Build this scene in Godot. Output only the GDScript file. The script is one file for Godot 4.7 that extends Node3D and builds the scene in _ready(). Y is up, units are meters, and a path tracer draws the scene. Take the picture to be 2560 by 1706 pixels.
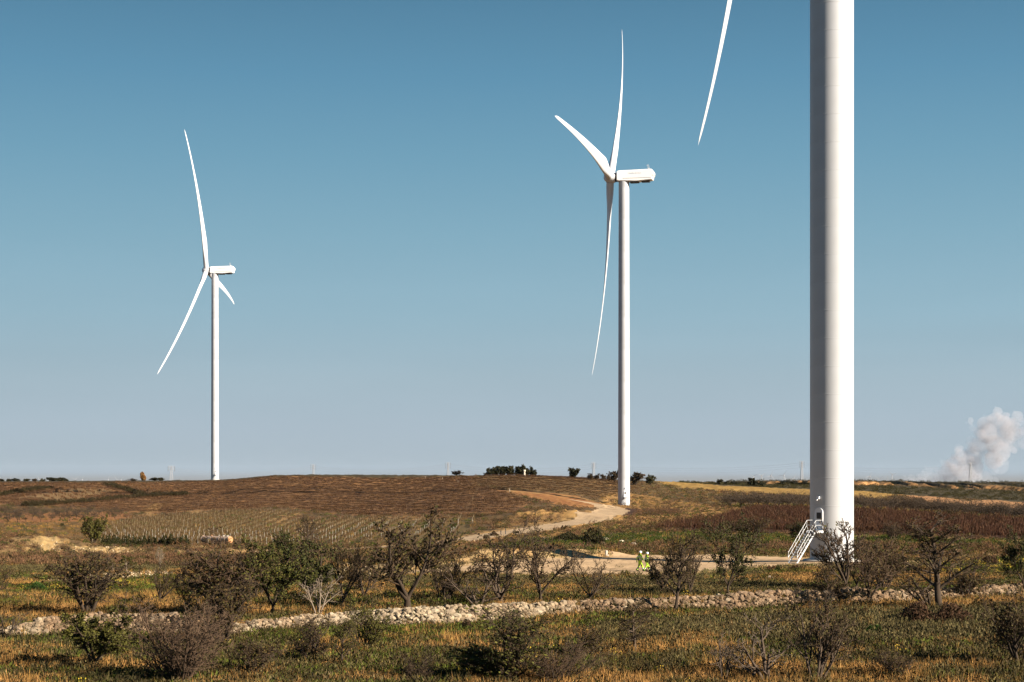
extends Node3D
# A dry winter plain with vineyards, almond trees, a stone bank and wind turbines. Camera at x = 0, z = 0, looking along -z.

const F := 4266.0        # focal length in pixels of the 2560 wide photograph
const YH := 1190.0       # its horizon line
const CX := 1280.0
const EYE := 8.0         # camera height, metres
const SUN_AZ := 60.0     # degrees to the right of "straight behind the camera"
const SUN_EL := 24.0
const EXPO := 3.0

var rng := RandomNumberGenerator.new()
var n_big := FastNoiseLite.new()
var n_mid := FastNoiseLite.new()
var n_fine := FastNoiseLite.new()
var M := {}
var names := {}

# ---------------------------------------------------------------- naming helpers
func numbered(called: String) -> String:
	var k: int = names.get(called, 0)
	names[called] = k + 1
	return called if k == 0 else "%s_%03d" % [called, k]

func tag(o: Node, label: String, category := "", group := "", kind := "") -> Node:
	if label: o.set_meta("label", label)
	if category: o.set_meta("category", category)
	if group: o.set_meta("group", group)
	if kind: o.set_meta("kind", kind)
	return o

func thing(called: String, label: String, category: String, at := Vector3.ZERO, turn := 0.0, group := "") -> Node3D:
	var o := Node3D.new()
	o.name = numbered(called)
	add_child(o)
	o.position = at
	o.rotation.y = turn
	tag(o, label, category, group)
	return o

func part(parent: Node, called: String, mesh: Mesh, mat: Material, at := Transform3D()) -> MeshInstance3D:
	var o := MeshInstance3D.new()
	o.name = called if parent != self else numbered(called)
	o.mesh = mesh
	o.material_override = mat
	o.transform = at
	parent.add_child(o, true)
	return o

func dup(root: Node3D, called: String, at: Vector3, turn: float, label: String, group := "") -> Node3D:
	var r: Node3D = root.duplicate()
	r.name = numbered(called)
	add_child(r)
	r.position = at
	r.rotation.y = turn
	tag(r, label, "", group)
	return r

# ---------------------------------------------------------------- mesh helpers
class MB:
	var v := PackedVector3Array()
	var n := PackedVector3Array()
	var c := PackedColorArray()
	var i := PackedInt32Array()
	func tri(a: Vector3, b: Vector3, d: Vector3) -> void:   # counter-clockwise seen from outside
		var k := v.size()
		v.append(a); v.append(b); v.append(d)
		i.append(k); i.append(k + 2); i.append(k + 1)
	func quad(a: Vector3, b: Vector3, d: Vector3, e: Vector3) -> void:
		var k := v.size()
		v.append(a); v.append(b); v.append(d); v.append(e)
		i.append(k); i.append(k + 2); i.append(k + 1)
		i.append(k); i.append(k + 3); i.append(k + 2)
	func box(lo: Vector3, hi: Vector3, x := Transform3D()) -> void:
		var p := []
		for q in 8: p.append(x * Vector3(hi.x if q & 1 else lo.x, hi.y if q & 2 else lo.y, hi.z if q & 4 else lo.z))
		for f in [[0, 2, 3, 1], [4, 5, 7, 6], [0, 4, 6, 2], [1, 3, 7, 5], [0, 1, 5, 4], [2, 6, 7, 3]]:
			quad(p[f[0]], p[f[1]], p[f[2]], p[f[3]])
	func bar(a: Vector3, b: Vector3, w: float, h: float, sides := 4) -> void:   # a straight bar, flat ends
		var y := (b - a).normalized()
		var x := y.cross(Vector3.UP if absf(y.y) < 0.95 else Vector3.RIGHT).normalized()
		var z := x.cross(y)
		var k0 := []
		var k1 := []
		for s in sides:
			var t := TAU * (s + 0.5) / sides
			var o := (x * cos(t) * w + z * sin(t) * h) * (0.7071 if sides == 4 else 0.5)
			k0.append(a + o); k1.append(b + o)
		for s in sides:
			var q := (s + 1) % sides
			quad(k0[q], k0[s], k1[s], k1[q])
		for s in range(1, sides - 1):
			tri(k0[0], k0[s], k0[s + 1])
			tri(k1[0], k1[s + 1], k1[s])
	func tube(pts: PackedVector3Array, rad: PackedFloat32Array, sides: int) -> void:   # smooth, pointed when the last radius is 0
		var m := pts.size()
		var prev := Vector3.ZERO
		var k := v.size()
		for j in m:
			var y := (pts[mini(j + 1, m - 1)] - pts[maxi(j - 1, 0)]).normalized()
			var x := (prev - y * prev.dot(y)) if prev != Vector3.ZERO else y.cross(Vector3.UP if absf(y.y) < 0.95 else Vector3.RIGHT)
			x = x.normalized()
			prev = x
			var z := x.cross(y)
			for s in sides:
				var t := TAU * s / sides
				var o := x * cos(t) + z * sin(t)
				v.append(pts[j] + o * rad[j]); n.append(o)
		for j in m - 1:
			for s in sides:
				var a := k + j * sides + s
				var b := k + j * sides + (s + 1) % sides
				i.append(a); i.append(b); i.append(b + sides)
				i.append(a); i.append(b + sides); i.append(a + sides)
	func mesh() -> ArrayMesh:
		var a := []
		a.resize(Mesh.ARRAY_MAX)
		a[Mesh.ARRAY_VERTEX] = v
		if n.size() == v.size(): a[Mesh.ARRAY_NORMAL] = n
		if c.size() == v.size(): a[Mesh.ARRAY_COLOR] = c
		a[Mesh.ARRAY_INDEX] = i
		var m := ArrayMesh.new()
		m.add_surface_from_arrays(Mesh.PRIMITIVE_TRIANGLES, a)
		return m

func lathe(prof: PackedVector2Array, sides := 48, caps := false) -> ArrayMesh:   # (radius, height) from the bottom up; hard corners where a point is repeated
	var b := MB.new()
	for j in prof.size():
		var d := Vector2.ZERO
		if j > 0 and prof[j] != prof[j - 1]: d += (prof[j] - prof[j - 1]).normalized()
		if j < prof.size() - 1 and prof[j] != prof[j + 1]: d += (prof[j + 1] - prof[j]).normalized()
		for s in sides + 1:
			var t := TAU * s / sides
			b.v.append(Vector3(cos(t) * prof[j].x, prof[j].y, sin(t) * prof[j].x))
			b.n.append(Vector3(cos(t) * d.y, -d.x, sin(t) * d.y).normalized())
	for j in prof.size() - 1:
		if prof[j] == prof[j + 1]: continue
		for s in sides:
			var a := j * (sides + 1) + s
			var e := a + sides + 1
			b.i.append_array([a, a + 1, e + 1, a, e + 1, e])
	return b.mesh()

func mat(color: Color, rough := 0.8, metal := 0.0) -> StandardMaterial3D:   # color: real-world, linear
	var m := StandardMaterial3D.new()
	m.albedo_color = color.linear_to_srgb()
	m.roughness = rough
	m.metallic = metal
	return m

func tinted(rough := 0.9, back := 0.0) -> StandardMaterial3D:   # takes its colour from vertices or copies
	var m := StandardMaterial3D.new()
	m.vertex_color_use_as_albedo = true
	m.roughness = rough
	m.metallic_specular = 0.25
	if back > 0.0:
		m.backlight_enabled = true
		m.backlight = Color(back, back, back)
	return m

func noise_tex(freq: float, lo: Color, hi: Color, sd: int, size := 512, octaves := 4) -> NoiseTexture2D:
	var n := FastNoiseLite.new()
	n.seed = sd
	n.frequency = freq
	n.fractal_octaves = octaves
	var g := Gradient.new()
	g.set_color(0, lo)
	g.set_color(1, hi)
	var t := NoiseTexture2D.new()
	t.width = size
	t.height = size
	t.seamless = true
	t.noise = n
	t.color_ramp = g
	return t

# ---------------------------------------------------------------- terrain
# Each column: x in the photograph, then (distance, row in the photograph) of the ground surveyed along it.
const SURVEY := [
	[-700, 40, 2043, 130, 1452, 200, 1407, 260, 1393, 290, 1358, 330, 1338, 420, 1310, 520, 1284, 560, 1266, 650, 1242, 800, 1210, 1100, 1206, 1600, 1204],
	[0, 40, 2043, 66, 1707, 95, 1549, 137, 1441, 200, 1405, 255, 1394, 290, 1346, 305, 1352, 330, 1340, 420, 1310, 430, 1307, 520, 1284, 560, 1266, 650, 1240, 800, 1208, 1100, 1205, 1600, 1204],
	[320, 40, 2043, 66, 1707, 95, 1549, 137, 1441, 200, 1405, 260, 1391, 290, 1377, 325, 1368, 400, 1335, 470, 1310, 520, 1295, 580, 1272, 680, 1240, 850, 1203.5, 1100, 1204, 1600, 1205],
	[537, 40, 2043, 66, 1707, 95, 1549, 137, 1441, 200, 1405, 260, 1388, 325, 1367, 400, 1336, 520, 1290, 600, 1262, 700, 1230, 866, 1201.5, 1000, 1202, 1600, 1205],
	[700, 40, 2043, 66, 1707, 95, 1549, 137, 1442, 200, 1405, 260, 1385, 330, 1367, 430, 1323, 520, 1282, 600, 1258, 700, 1216, 780, 1193, 830, 1188.5, 1000, 1194, 1600, 1204],
	[960, 40, 2043, 66, 1707, 95, 1549, 137, 1446, 180, 1412, 230, 1390, 290, 1364, 310, 1357, 400, 1316, 450, 1297, 560, 1262, 700, 1215, 830, 1188.5, 1000, 1192, 1600, 1204],
	[1280, 40, 2043, 66, 1707, 95, 1549, 137, 1444, 150, 1428, 168, 1399, 176, 1394, 220, 1378, 270, 1355, 300, 1341, 345, 1333, 362, 1322, 420, 1300, 450, 1288, 520, 1255, 580, 1235, 700, 1203, 780, 1190, 900, 1193, 1600, 1206],
	[1600, 40, 2043, 66, 1707, 95, 1549, 130, 1452, 150, 1431, 170, 1399, 182, 1392, 215, 1378, 270, 1350, 330, 1325, 400, 1303, 450, 1291, 520, 1279, 560, 1272, 600, 1266, 640, 1250, 720, 1220, 800, 1203, 860, 1203, 1100, 1209, 1600, 1211],
	[1760, 40, 2043, 66, 1707, 95, 1549, 130, 1452, 150, 1425, 170, 1402, 185, 1392, 215, 1377, 260, 1352, 330, 1322, 400, 1300, 460, 1284, 520, 1270, 620, 1240, 720, 1222, 850, 1210, 950, 1214, 1200, 1210, 1600, 1212],
	[2060, 40, 2043, 66, 1707, 95, 1549, 130, 1452, 150, 1417, 162, 1402, 166, 1400, 185, 1394, 215, 1377, 260, 1352, 330, 1320, 390, 1297, 430, 1284, 500, 1270, 620, 1240, 760, 1227, 850, 1230, 1000, 1216, 1150, 1209, 1300, 1214, 1800, 1216],
	[2240, 40, 2043, 66, 1707, 95, 1549, 130, 1452, 162, 1404, 185, 1396, 215, 1378, 250, 1356, 330, 1319, 390, 1296, 440, 1284, 560, 1263, 640, 1248, 700, 1241, 850, 1238, 1000, 1222, 1150, 1209, 1300, 1214, 1800, 1217],
	[2400, 40, 2043, 66, 1707, 95, 1549, 130, 1452, 162, 1404, 190, 1396, 215, 1380, 250, 1358, 330, 1322, 390, 1299, 430, 1290, 500, 1276, 600, 1260, 690, 1252, 860, 1245, 1000, 1228, 1170, 1213, 1300, 1218, 1800, 1219],
	[2560, 40, 2043, 66, 1707, 95, 1549, 130, 1452, 162, 1405, 195, 1396, 215, 1382, 250, 1362, 330, 1326, 390, 1305, 430, 1298, 500, 1284, 620, 1268, 700, 1262, 880, 1252, 1050, 1228, 1200, 1211, 1300, 1216, 1800, 1219],
	[3300, 40, 2043, 66, 1707, 95, 1549, 130, 1452, 162, 1405, 195, 1396, 215, 1382, 250, 1362, 330, 1326, 390, 1305, 430, 1298, 500, 1284, 620, 1268, 700, 1262, 880, 1252, 1050, 1228, 1200, 1211, 1300, 1216, 1800, 1219],
]
const LC := 105
const LR := 300
const DMIN := 40.0
const DMAX := 30000.0
var lut := PackedFloat32Array()
var lk := 0.0
var bumps := []

func survey_drop(col: Array, d: float) -> float:
	var k := 1
	var last := col.size() - 2
	if d >= col[last]:   # beyond the survey the land falls slowly away
		var dl: float = (col[last + 1] - YH) * col[last] / F
		var far := 60.0 if d >= 9000 else lerpf(dl, 60.0, (d - col[last]) / (9000.0 - col[last]))
		return far if d < 9000 else lerpf(60.0, 170.0, (d - 9000.0) / 21000.0)
	while col[k + 2] < d: k += 2
	var a: float = (col[k + 1] - YH) * col[k] / F
	var b: float = (col[k + 3] - YH) * col[k + 2] / F
	return lerpf(a, b, clampf((d - col[k]) / (col[k + 2] - col[k]), 0.0, 1.0))

func make_lut() -> void:
	lk = (LR - 1) / log(DMAX / DMIN)
	lut.resize(LC * LR)
	var anch := []
	for c in SURVEY:
		var a := PackedFloat32Array()
		for r in LR: a.append(survey_drop(c, DMIN * exp(r / lk)))
		for p in 3:
			var q := a.duplicate()
			for r in range(1, LR - 1): a[r] = (q[r - 1] + 2.0 * q[r] + q[r + 1]) * 0.25
		anch.append(a)
	for j in LC:
		var px := -800.0 + 40.0 * j
		var k := 0
		while k < SURVEY.size() - 2 and SURVEY[k + 1][0] < px: k += 1
		var t := clampf((px - SURVEY[k][0]) / float(SURVEY[k + 1][0] - SURVEY[k][0]), 0.0, 1.0)
		var x0: float = SURVEY[maxi(k - 1, 0)][0]
		var x1: float = SURVEY[k][0]
		var x2: float = SURVEY[k + 1][0]
		var x3: float = SURVEY[mini(k + 2, SURVEY.size() - 1)][0]
		for r in LR:
			var p0: float = anch[maxi(k - 1, 0)][r]
			var p1: float = anch[k][r]
			var p2: float = anch[k + 1][r]
			var p3: float = anch[mini(k + 2, SURVEY.size() - 1)][r]
			var m1: float = (p2 - p0) / maxf(x2 - x0, 1.0) * (x2 - x1)
			var m2: float = (p3 - p1) / maxf(x3 - x1, 1.0) * (x2 - x1)
			var t2 := t * t
			var t3 := t2 * t
			lut[j * LR + r] = (2 * t3 - 3 * t2 + 1) * p1 + (t3 - 2 * t2 + t) * m1 * 0.7 + (-2 * t3 + 3 * t2) * p2 + (t3 - t2) * m2 * 0.7

func base_y(x: float, d: float) -> float:
	var u := clampf((CX + x / d * F + 800.0) / 40.0, 0.0, LC - 1.001)
	var w := clampf(log(d / DMIN) * lk, 0.0, LR - 1.001)
	var j := int(u)
	var r := int(w)
	u -= j
	w -= r
	var k := j * LR + r
	return EYE - lerpf(lerpf(lut[k], lut[k + 1], w), lerpf(lut[k + LR], lut[k + LR + 1], w), u)

var pad_poly := PackedVector2Array()
var pad_box := Rect2()
var road_pts := PackedVector2Array()
var road_box := Rect2()
var rough := []      # [polygon, box, amplitude]

func road_dist(p: Vector2) -> float:
	var best := 1e9
	for k in road_pts.size() - 1:
		best = minf(best, p.distance_squared_to(Geometry2D.get_closest_point_to_segment(p, road_pts[k], road_pts[k + 1])))
	return sqrt(best)

func cliff(x: float) -> Vector2:   # distance and height of the eroded edge of the far ridge on the right
	return Vector2(1080.0 + 90.0 * n_big.get_noise_2d(x * 0.4, 7.0), 2.1 * smoothstep(-0.2, 0.3, n_mid.get_noise_2d(x * 0.25, 3.0) + 1.0 * n_mid.get_noise_2d(x * 0.9, 40.0)) * smoothstep(90.0, 150.0, x))

func gy(x: float, d: float) -> float:   # height of the ground
	var y := base_y(x, d)
	var p := Vector2(x, d)
	var amp := 0.16 if d < 200.0 else (0.3 if d < 700.0 else 0.7)
	if d > 1800.0: amp = 4.0
	elif d > 950.0 and x > 90.0: y += cliff(x).y * smoothstep(cliff(x).x - 4.0, cliff(x).x + 4.0, d)
	if pad_box.has_point(p) and Geometry2D.is_point_in_polygon(p, pad_poly): amp = 0.02
	elif road_box.has_point(p):
		amp *= clampf((road_dist(p) - 3.0) / 4.0, 0.05, 1.0)
	for r in rough:
		if r[1].has_point(p) and Geometry2D.is_point_in_polygon(p, r[0]):
			y += r[2] * (absf(n_mid.get_noise_2d(x * 1.7, d * 1.7)) * 2.0 - 0.35 + 0.5 * n_fine.get_noise_2d(x, d))
	for b in bumps:
		var q: float = (x - b[0]) / b[2]
		var s: float = (d - b[1]) / b[3]
		var e: float = q * q + s * s
		if e < 6.0: y += b[4] * exp(-e)
	return y + amp * (n_mid.get_noise_2d(x, d) + 0.35 * n_fine.get_noise_2d(x, d))

func ray(px: float, py: float, d0 := 45.0) -> Vector2:   # where the sight line through a photo point meets the surveyed ground: (x, distance)
	var k := (px - CX) / F
	var s := (py - YH) / F
	var a := d0
	var b := a
	while b < 9000.0:
		if EYE - s * b <= base_y(k * b, b):
			for it in 18:
				var m := (a + b) * 0.5
				if EYE - s * m <= base_y(k * m, m): b = m
				else: a = m
			return Vector2(k * b, b)
		a = b
		b *= 1.012
	return Vector2(k * 900.0, 900.0)

func on(x: float, d: float) -> Vector3: return Vector3(x, gy(x, d), -d)
func spot(px: float, py: float) -> Vector3:
	var p := ray(px, py)
	return on(p.x, p.y)
func at_d(px: float, d: float) -> Vector3: return on((px - CX) * d / F, d)

func world_poly(a: Array) -> PackedVector2Array:
	var o := PackedVector2Array()
	for k in range(0, a.size(), 2): o.append(ray(a[k], a[k + 1]))
	return o
func box_of(p: PackedVector2Array) -> Rect2:
	var r := Rect2(p[0], Vector2.ZERO)
	for q in p: r = r.expand(q)
	return r
# ---------------------------------------------------------------- what grows and lies where
# name, outline surveyed in the photograph, two soil colours, share of straw / green / grey scrub / yellow flowers that grow there
const ZONES := [
	["hill", [-300, 1262, 200, 1270, 420, 1284, 560, 1275, 700, 1268, 900, 1290, 1240, 1290, 1330, 1262, 1260, 1226, 1180, 1212, 1200, 1193, 700, 1193, 540, 1204, 300, 1207, -300, 1210], Color(.115, .06, .033), Color(.32, .175, .082), 0, 0, 0, 0],
	["terrace", [1180, 1212, 1200, 1193, 1400, 1192, 1560, 1205, 1600, 1220, 1540, 1246, 1440, 1237, 1280, 1226], Color(.115, .08, .038), Color(.26, .155, .07), 0, 0, 0, 0],
	["knoll_soil", [20, 1250, 110, 1235, 170, 1224, 260, 1223, 285, 1228, 220, 1240, 180, 1256, 90, 1246], Color(.40, .27, .14), Color(.24, .15, .08), 0, 0, 0, 0],
	["row_soil", [285, 1212, 360, 1216, 430, 1226, 440, 1236, 370, 1234, 300, 1222], Color(.24, .15, .08), Color(.14, .085, .05), 0, 0, 0, 0],
	["orchard_soil", [-200, 1287, 120, 1282, 312, 1279, 328, 1288, 325, 1297, 200, 1304, 0, 1309, -200, 1311], Color(.42, .20, .09), Color(.30, .15, .07), .1, .1, 0, 0],
	["meadow", [-200, 1311, 0, 1309, 200, 1304, 325, 1297, 262, 1325, 205, 1352, 150, 1346, 0, 1342, -200, 1342], Color(.15, .10, .042), Color(.21, .13, .056), .22, .05, .05, 0],
	["post_vineyard", [205, 1362, 262, 1325, 330, 1299, 440, 1290, 560, 1280, 700, 1280, 760, 1284, 690, 1300, 850, 1304, 1010, 1303, 1190, 1300, 1178, 1330, 1100, 1351, 960, 1360, 640, 1366, 480, 1364, 330, 1365], Color(.15, .115, .052), Color(.22, .15, .075), .12, .16, 0, 0],
	["mounds", [-200, 1340, 0, 1343, 150, 1346, 210, 1356, 250, 1368, 480, 1367, 620, 1372, 760, 1378, 800, 1392, 620, 1388, 500, 1391, 300, 1393, 200, 1386, 60, 1392, -200, 1396], Color(.52, .35, .175), Color(.18, .12, .065), .06, .06, .42, 0],
	["bright_mounds", [75, 1360, 135, 1348, 150, 1372, 180, 1378, 190, 1368, 330, 1372, 370, 1384, 300, 1390, 215, 1386, 100, 1376], Color(.70, .50, .26), Color(.52, .35, .17), 0, 0, .06, 0],
	["brown_scrub", [-200, 1397, 200, 1390, 520, 1393, 700, 1402, 690, 1425, 380, 1428, 200, 1432, -200, 1440], Color(.12, .072, .052), Color(.17, .105, .07), .1, .03, .75, 0],
	["white_strip", [20, 1466, 130, 1450, 300, 1432, 420, 1426, 440, 1442, 330, 1456, 150, 1464], Color(.64, .47, .28), Color(.46, .32, .18), .04, 0, .03, 0],
	["green_left", [20, 1490, 60, 1462, 200, 1456, 420, 1442, 560, 1440, 470, 1466, 330, 1482, 150, 1490], Color(.08, .10, .03), Color(.15, .12, .04), .25, .7, 0, .03],
	["white_patch", [740, 1424, 800, 1406, 860, 1404, 985, 1420, 985, 1444, 880, 1446, 760, 1438], Color(.80, .60, .36), Color(.56, .41, .24), .04, 0, .03, 0],
	["red_strip", [1225, 1224, 1280, 1227, 1440, 1240, 1495, 1256, 1506, 1269, 1450, 1270, 1400, 1262, 1330, 1246, 1270, 1232], Color(.34, .145, .06), Color(.46, .24, .10), 0, 0, 0, 0],
	["tower_bank", [1500, 1262, 1505, 1236, 1560, 1232, 1640, 1242, 1760, 1262, 1740, 1272, 1560, 1271, 1505, 1270], Color(.56, .32, .12), Color(.22, .135, .06), .1, .08, .3, 0],
	["scrub_slope", [1590, 1215, 1640, 1205, 1720, 1218, 1840, 1232, 1850, 1262, 1770, 1262, 1640, 1246], Color(.16, .115, .055), Color(.24, .165, .08), .3, .2, .5, 0],
	["golden_field", [1620, 1199, 1720, 1208, 1800, 1216, 2040, 1224, 2160, 1228, 2260, 1239, 2200, 1248, 2030, 1240, 1880, 1232, 1720, 1222, 1650, 1208], Color(.42, .26, .085), Color(.50, .33, .12), 0, 0, 0, 0],
	["pink_field", [2240, 1239, 2310, 1241, 2420, 1254, 2480, 1251, 2700, 1264, 2700, 1282, 2480, 1270, 2330, 1258], Color(.62, .35, .19), Color(.50, .28, .15), 0, 0, 0, 0],
	["orchard_grass", [1800, 1262, 1900, 1258, 2140, 1266, 2400, 1282, 2700, 1296, 2700, 1312, 2400, 1297, 2140, 1283, 1900, 1275, 1820, 1270], Color(.30, .20, .07), Color(.18, .15, .05), .5, .4, 0, 0],
	["orange_bank", [1500, 1300, 1570, 1293, 1660, 1283, 1700, 1270, 1760, 1261, 1840, 1268, 1900, 1276, 1830, 1290, 1775, 1300, 1782, 1312, 1700, 1316, 1600, 1312, 1480, 1330, 1380, 1345, 1280, 1356, 1180, 1366, 1100, 1370, 1060, 1372, 1180, 1353, 1290, 1339, 1400, 1322], Color(.58, .34, .13), Color(.30, .18, .08), .12, .16, .35, 0],
	["cliff_mound", [1262, 1316, 1275, 1300, 1320, 1281, 1400, 1282, 1500, 1277, 1490, 1288, 1420, 1300, 1340, 1312], Color(.62, .38, .16), Color(.20, .12, .06), .06, .06, .5, 0],
	["dark_patch", [1530, 1272, 1560, 1270, 1690, 1273, 1710, 1284, 1650, 1289, 1570, 1288], Color(.09, .05, .035), Color(.12, .065, .045), 0, 0, .9, 0],
	["red_vineyard", [1640, 1326, 1700, 1317, 1782, 1312, 1830, 1290, 1900, 1276, 2140, 1284, 2400, 1299, 2700, 1314, 2700, 1352, 2300, 1342, 2060, 1336, 1800, 1332], Color(.085, .046, .032), Color(.15, .085, .05), 0, .02, 0, 0],
	["green_strip", [1160, 1382, 1230, 1362, 1340, 1346, 1450, 1340, 1640, 1332, 1800, 1336, 2060, 1340, 2300, 1346, 2700, 1356, 2700, 1366, 2300, 1362, 1800, 1360, 1500, 1364, 1300, 1376], Color(.055, .06, .02), Color(.13, .105, .04), .25, .7, 0, 0],
	["sand_edge", [900, 1437, 980, 1428, 1130, 1410, 1250, 1396, 1340, 1392, 1490, 1391, 1530, 1387, 1830, 1386, 2000, 1391, 2190, 1396, 2300, 1394, 2420, 1388, 2700, 1384, 2700, 1400, 2420, 1404, 2330, 1412, 2280, 1432, 2200, 1436, 2060, 1430, 1900, 1424, 1800, 1436, 1650, 1442, 1480, 1446, 1300, 1444, 1130, 1436, 960, 1440], Color(.84, .61, .34), Color(.58, .39, .21), .04, .02, .05, 0],
	["pad_front", [880, 1446, 1130, 1442, 1480, 1448, 1660, 1446, 1820, 1438, 1900, 1428, 1950, 1432, 1840, 1452, 1660, 1462, 1480, 1466, 1100, 1462, 900, 1462], Color(.56, .37, .19), Color(.20, .13, .06), .07, .06, .12, 0],
	["yellow_right", [2330, 1432, 2430, 1405, 2560, 1402, 2700, 1402, 2700, 1428, 2540, 1432, 2440, 1440], Color(.12, .13, .03), Color(.2, .15, .05), .15, .7, 0, .10],
	["thyme_upper", [1480, 1498, 1600, 1448, 1900, 1462, 2120, 1470, 2040, 1484, 1760, 1486], Color(.10, .085, .045), Color(.15, .10, .05), .25, .25, .5, 0],
	["thyme_lower", [1480, 1600, 1540, 1560, 1700, 1556, 2100, 1530, 2360, 1534, 2700, 1520, 2700, 1590, 2480, 1606, 2250, 1616, 1950, 1606, 1720, 1594, 1560, 1614], Color(.10, .082, .045), Color(.15, .10, .055), .18, .16, .75, .0],
	["green_wall_foot", [560, 1592, 700, 1580, 1000, 1574, 1260, 1562, 1560, 1544, 1740, 1540, 1700, 1558, 1400, 1578, 1100, 1600, 900, 1606, 700, 1608], Color(.075, .09, .03), Color(.14, .11, .04), .35, .75, .05, .008],
	["straw_bottom_right", [1500, 1640, 1800, 1628, 2000, 1660, 2350, 1650, 2700, 1640, 2700, 1760, 1500, 1760], Color(.20, .125, .05), Color(.14, .10, .04), .95, .12, .1, .001],
	["straw_left", [-200, 1510, 200, 1500, 450, 1470, 620, 1490, 700, 1530, 580, 1560, 380, 1540, 200, 1545, -200, 1560], Color(.20, .125, .05), Color(.14, .10, .04), .95, .15, .02, .004],
	["stony_ground", [620, 1640, 760, 1620, 1040, 1625, 1040, 1650, 860, 1652, 640, 1656], Color(.26, .17, .09), Color(.15, .10, .05), .4, .25, .05, .002],
	["pebble_gold", [1900, 1424, 2060, 1426, 2130, 1450, 2080, 1464, 1950, 1456], Color(.24, .155, .06), Color(.16, .12, .05), .8, .2, 0, 0],
]
const PATHS := [   # bare earth tracks: width, then points in the photograph
	[2.2, 840, 1303, 950, 1294, 1000, 1293, 1120, 1296, 1240, 1290, 1290, 1284], [1.6, 920, 1303, 1010, 1299, 1140, 1297], [2.5, 695, 1303, 720, 1292, 742, 1283],
	[2.0, 690, 1306, 790, 1307, 860, 1303], [1.6, 420, 1302, 500, 1294, 556, 1290, 620, 1284, 680, 1279], [2.0, 366, 1292, 372, 1280, 382, 1268, 396, 1260], [2.0, 1240, 1306, 1255, 1318, 1265, 1330],
	[2.5, 1270, 1228, 1330, 1233, 1440, 1243, 1490, 1256], [2.0, 1500, 1258, 1540, 1243, 1575, 1232], [3.0, 600, 1392, 660, 1384, 690, 1380], [2.0, 480, 1276, 505, 1284, 522, 1282],
]
var zones := []
var zone_k := {}
var paths := []

func make_zones() -> void:
	road_pts = world_poly([690, 1386, 800, 1378, 900, 1372, 1000, 1366.5, 1090, 1360, 1180, 1347.5, 1280, 1332, 1400, 1313.5, 1480, 1301])
	for q in [[1522, 480], [1534, 520], [1520, 556], [1490, 572], [1455, 578]]: road_pts.append(Vector2((q[0] - CX) * q[1] / F, q[1]))
	var smooth := Curve2D.new()
	for k in road_pts.size():
		var t := (road_pts[mini(k + 1, road_pts.size() - 1)] - road_pts[maxi(k - 1, 0)]) * 0.16
		smooth.add_point(road_pts[k], -t, t)
	road_pts = smooth.tessellate(3, 4)
	road_box = box_of(road_pts).grow(9.0)
	pad_poly = world_poly([960, 1436, 1040, 1428, 1130, 1419, 1250, 1404, 1340, 1399, 1480, 1394, 1500, 1396, 1560, 1390, 1760, 1388, 1980, 1394, 2030, 1399, 2140, 1399, 2185, 1401, 2150, 1412, 2020, 1415, 1900, 1416, 1800, 1428, 1680, 1434, 1560, 1439, 1440, 1441, 1300, 1436, 1130, 1432])
	pad_box = box_of(pad_poly)
	for z in ZONES:
		var p := world_poly(z[1])
		zone_k[z[0]] = zones.size()
		zones.append([p, box_of(p), z[2], z[3], [z[4], z[5], z[6], z[7]]])
	for nm in [["mounds", 0.5], ["orange_bank", 0.35], ["cliff_mound", 0.4], ["tower_bank", 0.5]]:
		var z = zones[zone_k[nm[0]]]
		rough.append([z[0], z[1], nm[1]])
	for p in PATHS:
		var w := world_poly(p.slice(1))
		paths.append([w, box_of(w).grow(p[0]), p[0]])
	for b in [[1375, 428, 16, 9, 2.0], [90, 296, 9, 7, 0.9], [520, 262, 12, 8, 0.6]]:
		bumps.append([(b[0] - CX) * b[1] / F, b[1], b[2], b[3], b[4]])
	for e in [[985, 1427], [1050, 1418], [1115, 1410], [1180, 1403], [1245, 1398], [1310, 1395], [1375, 1393], [1440, 1392], [1500, 1391]]:
		var p := ray(e[0], e[1])
		bumps.append([p.x, p.y, 2.8, 1.8, 0.8])

func zone_at(p: Vector2) -> int:
	var got := -1
	for k in zones.size():
		var z = zones[k]
		if z[1].has_point(p) and Geometry2D.is_point_in_polygon(p, z[0]): got = k
	return got

func dryness(x: float, d: float) -> float:   # how dry the grass is: patches of straw among green
	return smoothstep(-0.14, 0.22, 1.2 * n_big.get_noise_2d(x * 2.0, d * 2.0) + 1.5 * n_mid.get_noise_2d(x * 1.5 + 40.0, d * 1.5) + 0.7 * n_fine.get_noise_2d(x * 0.7, d * 0.7))

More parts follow.
